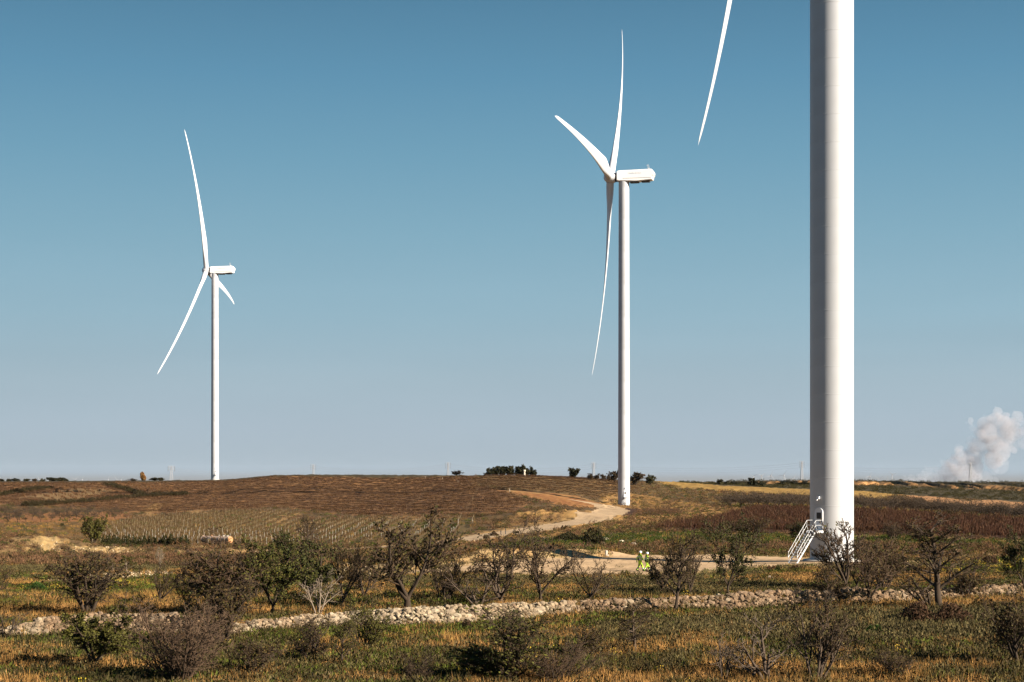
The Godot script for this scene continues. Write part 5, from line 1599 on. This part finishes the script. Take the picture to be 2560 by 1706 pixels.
# ---------------------------------------------------------------- plants of the foreground, surveyed one by one
func make_plants() -> void:
	# kind, foot x, foot y, left, right, top, leaves, leaf colours, bark, twig, name, label
	var list := [
		["shrub", 215, 1541, 138, 312, 1390, 0.10, OLIVE, RUST, "bark", "twig", "almond_tree", "bushy many-stemmed almond tree behind the bank at the far left"],
		["gnarled", 394, 1518, 380, 478, 1404, 0.19, OLIVE, RUST, "bark", "twig", "almond_tree", "almond tree with a black trunk leaning to the right, left foreground"],
		["almond", 680, 1541, 604, 770, 1368, 1.40, DARKGREEN, YELLOWGREEN, "bark", "twig", "almond_tree", "spreading dark green leafy almond tree with a thick forked black trunk"],
		["almond", 775, 1495, 700, 824, 1352, 1.14, DARKGREEN, OLIVE, "bark", "twig", "almond_tree", "green almond tree right behind the spreading dark green one"],
		["slender", 757, 1478, 725, 800, 1303, 0.04, OLIVE, RUST, "bark", "twig", "bare_tree", "tall bare forked tree rising behind the dark green almond trees"],
		["shrub", 557, 1622, 480, 628, 1470, 0.13, OLIVE, RUST, "bark", "twig", "almond_tree", "olive leaved shrubby almond tree beside the gap in the bank"],
		["shrub", 545, 1545, 468, 640, 1372, 0.08, OLIVE, RUST, "bark", "twig_red", "almond_tree", "wide rusty brown twiggy almond tree above the gap in the bank"],
		["almond", 228, 1678, 150, 322, 1541, 1.59, YELLOWGREEN, OLIVE, "bark", "twig", "almond_tree", "small yellow green leafy almond tree before the bank at the left"],
		["bush", 448, 1712, 340, 566, 1526, 0.00, OLIVE, RUST, "twig_red", "twig_red", "bare_bush", "large bare reddish twiggy bush at the bottom left"],
		["dead", 796, 1546, 752, 850, 1446, 0.00, OLIVE, RUST, "pale", "pale", "dead_tree", "dead pale grey forked tree on the bank right of the leafy almond tree"],
		["shrub", 780, 1660, 736, 828, 1556, 0.04, OLIVE, RUST, "bark", "twig", "bare_bush", "bare dark many-stemmed bush before the white part of the bank"],
		["slender", 854, 1674, 826, 892, 1560, 0.36, OLIVE, YELLOWGREEN, "bark", "twig", "sapling", "thin crooked sapling between two bushes before the white bank"],
		["gnarled", 856, 1528, 822, 930, 1366, 0.14, RUST, OLIVE, "bark", "twig", "almond_tree", "almond tree with a stout leaning dark trunk left of the centre"],
		["gnarled", 1018, 1530, 936, 1128, 1312, 0.21, RUST, OLIVE, "bark", "twig", "almond_tree", "tall broad brown almond tree left of the centre, the largest there"],
		["gnarled", 990, 1478, 935, 1070, 1352, 0.12, RUST, OLIVE, "bark", "twig", "almond_tree", "smaller bare almond tree half hidden behind the largest brown one"],
		["dead", 1194, 1522, 1105, 1232, 1430, 0.03, OLIVE, RUST, "bark_tan", "twig", "bare_tree", "low sprawling bare tree with tan stems on the bank near the centre"],
		["gnarled", 1250, 1514, 1196, 1328, 1340, 0.08, RUST, OLIVE, "bark_tan", "twig", "almond_tree", "bare almond tree with several upright tan limbs at the centre"],
		["gnarled", 1352, 1511, 1292, 1434, 1346, 0.06, RUST, OLIVE, "bark", "twig", "almond_tree", "bare almond tree with a short thick trunk in front of the pale berm"],
		["gnarled", 1470, 1511, 1400, 1540, 1388, 0.04, RUST, OLIVE, "bark", "twig", "almond_tree", "gnarled bare black almond tree in front of the gravel pad"],
		["slender", 1687, 1537, 1655, 1742, 1348, 0.12, OLIVE, RUST, "bark", "twig", "almond_tree", "slender dark tree standing before the bank right of the workers"],
		["gnarled", 1724, 1495, 1692, 1762, 1360, 0.12, OLIVE, RUST, "bark", "twig", "almond_tree", "small bare almond tree just right of the slender dark tree"],
		["almond", 1820, 1493, 1768, 1902, 1316, 0.68, OLIVE, DARKGREEN, "bark", "twig", "almond_tree", "dark leafy almond tree with a straight black trunk left of the tower stairs"],
		["gnarled", 2121, 1480, 2030, 2164, 1318, 0.04, RUST, OLIVE, "bark", "twig", "almond_tree", "bare almond tree whose twigs stand out against the white tower"],
		["gnarled", 2172, 1511, 2128, 2252, 1372, 0.09, RUST, OLIVE, "bark", "twig_red", "almond_tree", "leaning bare brown almond tree right of the tower foot"],
		["almond", 2138, 1478, 2110, 2222, 1360, 0.12, RUST, OLIVE, "bark", "twig", "almond_tree", "thicket-like brown almond tree behind the leaning one at the tower foot"],
		["slender", 2351, 1530, 2262, 2440, 1308, 0.12, RUST, OLIVE, "bark", "twig", "almond_tree", "tall bare tree with a straight trunk and wide low branches at the right"],
		["dead", 2322, 1526, 2228, 2340, 1448, 0.03, RUST, OLIVE, "bark", "twig", "bare_tree", "low bough-like bare tree reaching left from beside the tall straight one"],
		["almond", 2562, 1488, 2512, 2610, 1340, 0.81, OLIVE, DARKGREEN, "bark", "twig", "almond_tree", "dark leafy almond tree cut by the right frame edge"],
		["shrub", 2546, 1674, 2466, 2640, 1508, 0.08, OLIVE, RUST, "bark", "twig", "bare_bush", "large dark twiggy bush at the right frame edge"],
		["shrub", 2046, 1708, 1968, 2128, 1504, 0.04, OLIVE, RUST, "bark_tan", "twig", "bare_bush", "tall open brown bush at the bottom right of centre"],
		["dead", 1916, 1710, 1790, 1975, 1552, 0.01, OLIVE, RUST, "bark_tan", "pale_twig", "bare_bush", "sparse bare bush with thin pale twigs at the bottom right of centre"],
		["dead", 1810, 1708, 1776, 1850, 1590, 0.01, OLIVE, RUST, "bark_tan", "pale_twig", "sapling", "crooked leafless sapling left of the sparse bare bush"],
		["slender", 1590, 1640, 1542, 1632, 1514, 0.21, OLIVE, RUST, "bark_tan", "twig", "sapling", "slim olive leaved sapling below the bank right of the centre"],
		["shrub", 912, 1634, 866, 966, 1520, 0.23, YELLOWGREEN, OLIVE, "bark", "twig", "bare_bush", "fan-shaped olive leaved shrub before the white part of the bank"],
		["shrub", 1272, 1708, 1106, 1352, 1556, 0.18, YELLOWGREEN, OLIVE, "bark", "twig", "bare_bush", "broad tangled bush at the bottom centre"],
		["gnarled", 1268, 1712, 1215, 1340, 1540, 0.49, OLIVE, DARKGREEN, "bark", "twig", "almond_tree", "small crooked almond tree rising out of the bottom centre tangle"],
		["bush", 1392, 1712, 1338, 1486, 1620, 0.05, OLIVE, RUST, "bark", "twig_red", "bare_bush", "low dark bush right of the bottom centre tangle"],
		["bush", 1044, 1710, 1010, 1082, 1646, 0.03, OLIVE, RUST, "bark_tan", "twig", "bare_bush", "small dry bush at the bottom left of centre"],
		["dead", 10, 1608, -12, 62, 1538, 0.00, OLIVE, RUST, "bark_tan", "bark", "sapling", "bent dead sapling on the bank at the left frame edge"],
		["almond", -14, 1525, -70, 22, 1408, 0.28, OLIVE, RUST, "bark", "twig", "almond_tree", "almond tree mostly cut off by the left frame edge"],
		["slender", 282, 1434, 270, 292, 1400, 0.23, OLIVE, YELLOWGREEN, "pale", "twig", "sapling", "thin sapling at the edge of the brown scrub, left one of two"],
		["slender", 317, 1436, 300, 336, 1394, 0.83, YELLOWGREEN, OLIVE, "pale", "twig", "sapling", "yellow green sapling at the edge of the brown scrub, right one of two"],
		["slender", 398, 1430, 388, 408, 1372, 0.08, YELLOWGREEN, OLIVE, "pale", "pale", "dead_tree", "pale dead sapling standing in the brown scrub at the left"],
		["shrub", 234, 1366, 208, 262, 1304, 0.52, YELLOWGREEN, OLIVE, "bark", "twig", "bush_tree", "tall olive bush at the left end of the dark hedge"],
		["shrub", 1110, 1512, 1080, 1190, 1395, 0.05, RUST, OLIVE, "bark", "twig", "almond_tree", "fine twigged brown almond tree between the largest one and the centre"],
		["shrub", 1880, 1350, 1830, 1925, 1300, 0.11, OLIVE, RUST, "bark", "twig", "bare_bush", "olive bush behind the pad, left of the tower stairs"],
		["shrub", 2000, 1350, 1972, 2022, 1310, 0.29, OLIVE, DARKGREEN, "bark", "twig", "bare_bush", "dark bush behind the top of the tower stairs"],
		["shrub", 2228, 1352, 2212, 2256, 1312, 0.05, OLIVE, RUST, "bark", "twig", "bare_bush", "bare bush at the edge of the red vineyard, left one of two"],
		["shrub", 2290, 1354, 2268, 2318, 1316, 0.05, OLIVE, RUST, "bark", "twig", "bare_bush", "bare bush at the edge of the red vineyard, right one of two"],
		["shrub", 640, 1500, 585, 690, 1400, 0.12, RUST, OLIVE, "bark", "twig_red", "almond_tree", "thin rusty almond tree peeping out left of the spreading dark green one"],
		["gnarled", 470, 1536, 430, 520, 1432, 0.18, OLIVE, RUST, "bark", "twig", "almond_tree", "low bare almond tree right of the leaning one in the left foreground"],
		["gnarled", 905, 1500, 872, 962, 1388, 0.12, RUST, OLIVE, "bark", "twig", "almond_tree", "bare almond tree between the stout leaning trunk and the largest brown tree"],
		["gnarled", 1655, 1486, 1618, 1696, 1392, 0.23, OLIVE, RUST, "bark", "twig", "almond_tree", "low dark almond tree left of the slender dark tree"],
		["shrub", 2212, 1478, 2170, 2262, 1380, 0.12, RUST, OLIVE, "bark", "twig_red", "almond_tree", "reddish twiggy almond tree at the right end of the thicket by the tower"],
		["shrub", 2410, 1500, 2372, 2472, 1410, 0.12, RUST, OLIVE, "bark", "twig", "bare_bush", "low spreading bare bush right of the tall straight tree"],
		["shrub", 2075, 1500, 2040, 2118, 1428, 0.12, OLIVE, RUST, "bark", "twig", "bare_bush", "small dark bare bush below the tower stairs beside the bank"],
		["shrub", 640, 1690, 585, 690, 1610, 0.08, OLIVE, RUST, "bark", "twig", "bare_bush", "thin bare bush right of the large reddish one at the bottom left"],
		["shrub", 1470, 1650, 1430, 1512, 1576, 0.12, OLIVE, RUST, "bark_tan", "twig", "bare_bush", "wispy bush in the grass left of the slim olive leaved sapling"],
		["shrub", 2240, 1700, 2190, 2290, 1640, 0.12, OLIVE, RUST, "bark", "twig", "bare_bush", "small dark bush in the straw at the bottom right"],
	]
	for k in list.size():
		var e: Array = list[k]
		tree(e[11], e[12], "tree" if "tree" in e[11] else ("sapling" if e[11] == "sapling" else "bush"), e[0], 1000 + k * 7, e[1], e[2], e[3], e[4], e[5], e[6], e[7], e[8], e[9], e[10], "trees and bushes of the foreground")
	# cushions: foot x, foot y, width and height in the photograph, two colours, name, label
	var low := [
		[2335, 1565, 170, 52, Color(.115, .07, .05), Color(.06, .04, .03), "wide low reddish brown shrub in the scrub at the right"],
		[2148, 1545, 62, 26, Color(.06, .045, .025), Color(.10, .065, .03), "small dark rounded shrub left of the wide reddish one"],
		[1740, 1569, 70, 22, Color(.05, .048, .022), Color(.09, .065, .03), "dark flat shrub below the bank right of the slender tree"],
		[2446, 1527, 40, 26, Color(.06, .055, .026), Color(.10, .07, .035), "dark shrub right of the straight trunk at the right"],
		[2070, 1510, 70, 38, Color(.035, .028, .02), Color(.07, .05, .03), "blackish bramble shrub lying over the bank at the right"],
		[2188, 1588, 58, 24, Color(.05, .11, .022), Color(.03, .07, .02), "bright green leafy clump in the right foreground"],
		[2244, 1595, 40, 14, Color(.06, .12, .025), Color(.04, .08, .02), "low bright green patch beside the leafy clump"],
		[2150, 1704, 46, 18, Color(.05, .10, .03), Color(.03, .065, .02), "dark green leafy clump at the bottom right"],
		[2148, 1632, 32, 40, Color(.055, .06, .03), Color(.085, .08, .04), "upright grey green shrub at the right foreground"],
		[318, 1516, 48, 14, Color(.04, .09, .02), Color(.03, .06, .015), "flat dark green clump behind the bank at the left"],
		[90, 1482, 60, 20, Color(.055, .11, .03), Color(.035, .075, .02), "green leafy patch at the far left behind the bank"],
		[240, 1400, 32, 12, Color(.05, .09, .02), Color(.03, .055, .015), "green shrub under the bright sand mound at the left"],
		[125, 1385, 34, 10, Color(.06, .09, .02), Color(.035, .06, .015), "low green shrub between the sand mounds at the far left"],
		[183, 1390, 22, 10, Color(.03, .07, .025), Color(.02, .05, .015), "dark green shrub right of the sand mounds at the far left"],
		[1168, 1576, 34, 26, Color(.06, .045, .03), Color(.10, .07, .05), "dark withered clump below the white bank"],
		[1448, 1355, 110, 22, Color(.025, .027, .016), Color(.045, .045, .022), "long dark hollow shrub below the road bank"],
		[1488, 1362, 52, 40, Color(.03, .034, .02), Color(.055, .05, .026), "rounded dark olive shrub below the road bank"],
		[1508, 1370, 28, 14, Color(.16, .13, .095), Color(.10, .08, .055), "grey brown dome shrub right of the dark olive one"],
		[1381, 1444, 14, 12, Color(.13, .15, .03), Color(.09, .11, .02), "yellow green tuft at the pad edge behind the bare almond tree"],
		[1561, 1440, 20, 12, Color(.11, .105, .03), Color(.07, .07, .02), "olive tuft on the pad edge below the two workers"],
		[1555, 1446, 9, 7, Color(.06, .10, .02), Color(.04, .07, .015), "tiny green tuft beside the olive one below the workers"],
		[1785, 1449, 11, 11, Color(.035, .05, .018), Color(.06, .07, .025), "small dark tuft left of the straight black trunk"],
		[1945, 1432, 12, 16, Color(.04, .06, .02), Color(.06, .08, .025), "small dark green bush below the tower stairs"],
		[1929, 1428, 26, 14, Color(.13, .075, .05), Color(.09, .055, .035), "reddish brown dome shrub below the tower stairs"],
		[1990, 1428, 34, 12, Color(.12, .07, .045), Color(.08, .05, .03), "low reddish brown shrub right of the stair foot"],
		[2246, 1408, 12, 12, Color(.06, .09, .02), Color(.04, .06, .015), "small upright green bush right of the tower"],
		[2265, 1434, 28, 18, Color(.055, .075, .02), Color(.035, .05, .015), "green bush in the sandy strip right of the tower"],
		[2476, 1414, 46, 20, Color(.10, .06, .042), Color(.06, .04, .028), "brown dome shrub on the sandy strip at the right"],
		[1460, 1384, 22, 12, Color(.03, .028, .02), Color(.05, .045, .03), "blackish shrub on the berm left of the concrete marker"],
		[1000, 1400, 40, 14, Color(.05, .035, .022), Color(.08, .055, .035), "dark shrub in the scrub above the pale berm, left"],
		[1410, 1323, 18, 9, Color(.08, .05, .03), Color(.05, .035, .022), "brown shrub on the near side of the road"],
		[1215, 1347, 16, 9, Color(.07, .045, .03), Color(.05, .035, .022), "brown shrub below the road, right one of a pair"],
		[1235, 1340, 20, 11, Color(.08, .055, .035), Color(.05, .035, .022), "brown shrub touching the road edge left of the dark post"],
		[1292, 1334, 13, 6, Color(.06, .045, .03), Color(.04, .03, .02), "small brown shrub by the road right of the dark post"],
		[155, 1315, 8, 6, Color(.04, .045, .02), Color(.03, .03, .016), "lone dark bush in the meadow under the left orchard"],
		[880, 1458, 60, 30, Color(.05, .038, .022), Color(.08, .06, .03), "dark shrub behind the leaning trunk left of the centre"],
		[975, 1458, 40, 28, Color(.03, .026, .018), Color(.06, .045, .026), "blackish shrub left of the largest brown almond tree"],
		[1115, 1492, 36, 32, Color(.035, .03, .02), Color(.06, .05, .03), "dark shrub behind the low sprawling bare tree"],
	]
	for k in low.size():
		var e: Array = low[k]
		var g := ray(e[0], e[1])
		var s := F / g.y
		var rx: float = e[2] * 0.5 / s
		var h: float = e[3] / s
		var size := clampf(minf(rx, h) * 0.2, 0.05, 0.15 if g.y < 160.0 else 0.3)
		var o := thing("green_clump" if "green" in e[6] else "shrub", e[6], "shrub", on(g.x, g.y), 0.0, "low shrubs and clumps")
		var n := clampi(int(rx * rx * h / (size * size * size) * 9.0), 200, 4200)
		part(o, "foliage", dome(n, rx, h * 1.05, size, 2000 + k, e[4], e[5], n / 3), M.grass)
		var st := MB.new()
		for q in 7:
			var a := TAU * q / 7.0 + k
			st.tube(PackedVector3Array([Vector3(0, -.05, 0), Vector3(cos(a) * rx * .4, h * .45, sin(a) * rx * .4), Vector3(cos(a) * rx * .7, h * .8, sin(a) * rx * .7)]), PackedFloat32Array([.02, .014, 0]), 4)
		part(o, "stems", st.mesh(), M.bark)
	# the dark hedge beside the tank: its bushes one by one
	for k in 13:
		var px := 262.0 + 16.5 * k
		var g := ray(px, 1367)
		var o := thing("hedge_bush", "%s bush of the dark hedge left of the rusty tank" % ["first", "second", "third", "fourth", "fifth", "sixth", "seventh", "eighth", "ninth", "tenth", "eleventh", "twelfth", "last"][k], "bush", on(g.x, g.y), 0.0, "dark clipped hedge left of the tank")
		var hgt: float = 1.75 + 0.25 * sin(k * 2.1)
		part(o, "foliage", dome(1100, 0.92, hgt * 1.15, 0.2, 2100 + k, Color(.02, .026, .012), Color(.04, .044, .018)), M.grass)
		part(o, "stem", lathe(PackedVector2Array([Vector2(.09, -.1), Vector2(.05, 1.0)]), 6), M.bark)

func make_small_things() -> void:
	var o := thing("marker_post", "squat pale concrete marker post on the berm left of the workers", "post", spot(1516, 1393))
	part(o, "shaft", lathe(PackedVector2Array([Vector2(.13, -.3), Vector2(.13, .50), Vector2(.10, .53), Vector2(0, .53)]), 10), M.concrete)
	part(o, "footing", lathe(PackedVector2Array([Vector2(.26, -.3), Vector2(.26, .06), Vector2(.17, .08)]), 10), M.concrete)
	for e in [[1264, 1336, 1.0, "thin dark post at the near edge of the road"], [1252, 1337, 0.7, "short dark post left of the thin one by the road"]]:
		var p := thing("roadside_post", e[3], "post", spot(e[0], e[1]), 0.0, "dark posts by the road")
		part(p, "shaft", lathe(PackedVector2Array([Vector2(.09, -.3), Vector2(.08, e[2]), Vector2(0, e[2])]), 8), M.dark)
		part(p, "cap", lathe(PackedVector2Array([Vector2(.12, e[2] - .1), Vector2(.12, e[2] + .06), Vector2(0, e[2] + .08)]), 8), M.dark)
	for e in [[1106, 1201, 1.3, "pale stone post among the vines near the crest, left one"], [1063, 1198, 1.2, "pale stone post among the vines near the crest, far left one"], [1145, 1206, 0.8, "short pale post among the vines near the crest, right one"], [1274, 1233, 1.3, "pale post at the start of the red earth strip"]]:
		var p := thing("field_post", e[3], "post", spot(e[0], e[1]), 0.0, "pale posts on the vineyard hill")
		part(p, "shaft", lathe(PackedVector2Array([Vector2(.11, -.3), Vector2(.11, e[2]), Vector2(.0, e[2] + .05)]), 8), M.post_wood)
	var w1 := {"knee_r": Vector3(.16, .52, .09), "ankle_r": Vector3(.30, .10, .09), "toe_r": Vector3(.48, .045, .10), "knee_l": Vector3(-.02, .50, -.09), "ankle_l": Vector3(-.26, .13, -.09), "toe_l": Vector3(-.10, .045, -.10), "elbow_r": Vector3(.10, 1.15, .27), "wrist_r": Vector3(.30, .98, .25), "elbow_l": Vector3(-.13, 1.16, -.27), "wrist_l": Vector3(-.14, .92, -.29), "belt": true, "patch": true}
	person("worker in bright yellow work clothes and white helmet, the taller left one", spot(1600, 1429), 0.5, 0.99, w1)
	var w2 := {"knee_l": Vector3(.20, .53, -.09), "ankle_l": Vector3(.34, .10, -.10), "toe_l": Vector3(.52, .06, -.11), "knee_r": Vector3(-.05, .50, .09), "ankle_r": Vector3(-.34, .14, .09), "toe_r": Vector3(-.19, .045, .10), "elbow_l": Vector3(.06, 1.14, -.27), "wrist_l": Vector3(.22, .95, -.26), "elbow_r": Vector3(-.06, 1.14, .28), "wrist_r": Vector3(.06, .93, .27), "belt": true, "patch": false}
	person("shorter worker in bright yellow work clothes and white helmet walking on the right", spot(1617, 1429.5), 0.35, 0.94, w2)

# ---------------------------------------------------------------- sky, light, materials
func make_sky() -> ImageTexture:
	var stops := [[-90.0, Color8(150, 140, 125)], [-4.0, Color8(160, 165, 170)], [-0.3, Color8(168, 180, 190)], [0.5, Color8(169, 184, 194)], [1.6, Color8(170, 187, 199)], [3.2, Color8(163, 185, 197)], [5.4, Color8(149, 182, 198)], [8.0, Color8(132, 173, 193)], [10.6, Color8(114, 161, 186)], [13.2, Color8(97, 147, 177)], [15.8, Color8(84, 131, 161)], [22.0, Color8(70, 118, 156)], [40.0, Color8(52, 97, 143)], [90.0, Color8(38, 76, 122)]]
	var im := Image.create_empty(512, 1024, false, Image.FORMAT_RGBF)
	var haze := FastNoiseLite.new()
	haze.seed = 9
	haze.frequency = 0.02
	for y in 1024:
		var el := 90.0 - (y + 0.5) * 180.0 / 1024.0
		var k := 0
		while k < stops.size() - 2 and stops[k + 1][0] < el: k += 1
		var t := clampf((el - stops[k][0]) / (stops[k + 1][0] - stops[k][0]), 0.0, 1.0)
		var c: Color = (stops[k][1] as Color).srgb_to_linear().lerp((stops[k + 1][1] as Color).srgb_to_linear(), t)
		c = Color(c.r / EXPO, c.g / EXPO, c.b / EXPO)
		for x in 512:
			var s := 1.0
			if el > -1.0 and el < 9.0:   # faint drifting haze low in the sky
				var a := TAU * x / 512.0
				s += 0.05 * haze.get_noise_3d(cos(a) * 160.0, el * 26.0, sin(a) * 160.0) * (1.0 - absf(el - 4.0) / 5.0)
			im.set_pixel(x, y, Color(c.r * s, c.g * s, c.b * s))
	return ImageTexture.create_from_image(im)

func make_materials() -> void:
	M.ground = tinted(0.95)
	M.ground.albedo_texture = noise_tex(0.02, Color(.72, .70, .68), Color(1, 1, 1), 3)
	M.ground.uv1_triplanar = true
	M.ground.uv1_world_triplanar = true
	M.ground.uv1_scale = Vector3.ONE * 0.31
	M.gravel = tinted(0.95)
	M.gravel.albedo_texture = noise_tex(0.06, Color(.76, .74, .72), Color(1, 1, 1), 4)
	M.gravel.uv1_triplanar = true
	M.gravel.uv1_world_triplanar = true
	M.gravel.uv1_scale = Vector3.ONE * 0.4
	M.grass = tinted(0.9, 0.12)
	M.grass.albedo_color = Color(.74, .655, .50).linear_to_srgb()
	M.leaf = tinted(0.75, 0.2)
	M.leaf.albedo_color = Color(.55, .5, .42).linear_to_srgb()
	M.flower = mat(Color(.50, .34, .02), 0.8)
	M.stone = tinted(0.95)
	M.boulder = mat(Color(.42, .35, .26), 0.95)
	M.bank_earth_gap_shade = mat(Color(.03, .022, .015), 1.0)  # earth of the bank, darkened to put shadow into the gaps between stones
	M.bark = mat(Color(.032, .019, .009), 0.95)
	M.bark_tan = mat(Color(.06, .04, .025), 0.95)
	M.twig = mat(Color(.038, .021, .008), 0.95)
	M.twig_red = mat(Color(.056, .031, .014), 0.95)
	M.twig_orchard = mat(Color(.046, .029, .018), 0.95)
	M.pale = mat(Color(.17, .13, .092), 0.9)
	M.pale_twig = mat(Color(.09, .065, .045), 0.9)
	M.post = mat(Color(.30, .28, .24), 0.6)
	M.post_wood = mat(Color(.27, .22, .16), 0.85)
	M.white = mat(Color(.52, .535, .56), 0.45)
	M.tower = mat(Color(.40, .415, .44), 0.5)
	M.tower.albedo_texture = noise_tex(0.006, Color(.90, .89, .87), Color(1, 1, 1), 6, 256)
	M.tower.uv1_triplanar = true
	M.tower.uv1_scale = Vector3(0.12, 0.05, 0.12)
	M.nacelle = mat(Color(.76, .76, .75), 0.5)
	M.far_white = mat(Color(.26, .27, .29), 0.6)
	M.concrete = mat(Color(.34, .31, .27), 0.9)
	M.dark = mat(Color(.035, .033, .03), 0.7)
	M.black = mat(Color(.008, .008, .01), 0.6)
	M.yellow = mat(Color(.75, .42, .02), 0.6)
	M.lettering = mat(Color(.30, .36, .45), 0.6)
	M.galv = mat(Color(.46, .47, .48), 0.45, 0.25)
	M.tank = mat(Color(.55, .47, .38), 0.7)
	M.tank.albedo_texture = noise_tex(0.02, Color(.62, .46, .36), Color(1, 1, 1), 7, 256)
	M.tank.uv1_triplanar = true
	M.tank.uv1_scale = Vector3.ONE * 0.4
	M.rust = mat(Color(.50, .38, .26), 0.8)
	M.rust.albedo_texture = noise_tex(0.03, Color(.80, .50, .30), Color(1, .95, .85), 8, 256, 3)
	M.rust.uv1_triplanar = true
	M.rust.uv1_scale = Vector3.ONE * 0.8
	M.pylon = mat(Color(.22, .23, .25), 0.7)
	M.cable = mat(Color(.16, .17, .19), 0.7)
	M.limewash = mat(Color(.45, .40, .32), 0.9)
	M.cloth = tinted(0.85)
	M.helmet = mat(Color(.82, .82, .84), 0.35)

func _ready() -> void:
	# camera: level, with the lens shifted up as the photograph's upright towers show
	var cam := Camera3D.new()
	cam.name = "camera"
	add_child(cam)
	cam.position = Vector3(0, EYE, 0)
	cam.projection = Camera3D.PROJECTION_FRUSTUM
	cam.near = 1.0
	cam.far = 60000.0
	cam.size = 1706.0 / F
	cam.frustum_offset = Vector2(0, (YH - 853.0) / F)
	cam.current = true
	var we := WorldEnvironment.new()
	we.name = "environment"
	var env := Environment.new()
	env.background_mode = Environment.BG_SKY
	var sky := Sky.new()
	var pan := PanoramaSkyMaterial.new()
	pan.panorama = make_sky()
	sky.sky_material = pan
	env.sky = sky
	env.tonemap_mode = Environment.TONE_MAPPER_LINEAR
	env.tonemap_exposure = EXPO
	env.sdfgi_enabled = true
	env.ssao_enabled = true
	env.ssil_enabled = true
	env.volumetric_fog_enabled = true
	env.volumetric_fog_density = 0.0
	env.fog_enabled = true
	env.fog_density = 0.000005
	env.fog_light_color = Color(.80, .87, .95)
	we.environment = env
	add_child(we)
	var sun := DirectionalLight3D.new()
	sun.name = "sun"
	sun.light_energy = 1.6
	sun.light_color = Color(1.0, 0.945, 0.87)
	sun.light_angular_distance = 0.5
	sun.shadow_enabled = true
	sun.sky_mode = DirectionalLight3D.SKY_MODE_LIGHT_ONLY
	add_child(sun)
	var az := deg_to_rad(SUN_AZ)
	var el := deg_to_rad(SUN_EL)
	var to_sun := Vector3(sin(az) * cos(el), sin(el), cos(az) * cos(el))
	sun.look_at_from_position(to_sun * 100.0, Vector3.ZERO)

	n_big.seed = 1; n_big.frequency = 0.022; n_big.fractal_octaves = 3
	n_mid.seed = 2; n_mid.frequency = 0.11; n_mid.fractal_octaves = 3
	n_fine.seed = 3; n_fine.frequency = 0.55; n_fine.fractal_octaves = 2
	make_materials()
	make_lut()
	make_zones()
	make_ground()

	# turbines: each stands on the ground at its surveyed distance
	var g := at_d(2080, 162)
	var near := turbine("nearest wind turbine, its huge white tower cut by the top of the frame", g, g.y + 100.0, 1.7, 10.0, 226.0, 4.0, 7.8, deg_to_rad(-46), true, -17.0)
	var mid_top := EYE + (YH - 453.0) * 589.2 / F
	g = at_d(1560, 589.2)
	var mid_at := g
	turbine("middle wind turbine by the gravel road with one blade pointing left", g, mid_top, 1.51, 11.62, 325.75, 4.33, 6.5, deg_to_rad(8), false)
	var left_top := EYE + (YH - 683.5) * 909.0 / F
	g = at_d(537, 909.0)
	var left_at := g
	turbine("left wind turbine standing behind the vineyard hill", g, left_top, 1.58, 8.06, 141.62, 3.49, 6.97, deg_to_rad(20), false)
	stairs("white steel access stairs rising to the door of the nearest tower", near.position, deg_to_rad(-46), 0.1)
	stairs("tiny access stairs at the foot of the middle tower", mid_at, deg_to_rad(8), 0.3)
	stairs("tiny access stairs at the foot of the left tower", left_at, deg_to_rad(20), 0.3)

	make_bank()
	make_plants()
	make_tank()
	make_skyline()
	make_orchards()
	make_pylon_line()
	make_horizon_turbines()
	make_small_things()
	make_steam()
	make_gully_shade()
	make_vines()
	make_low_growth()
	make_loose_stones()
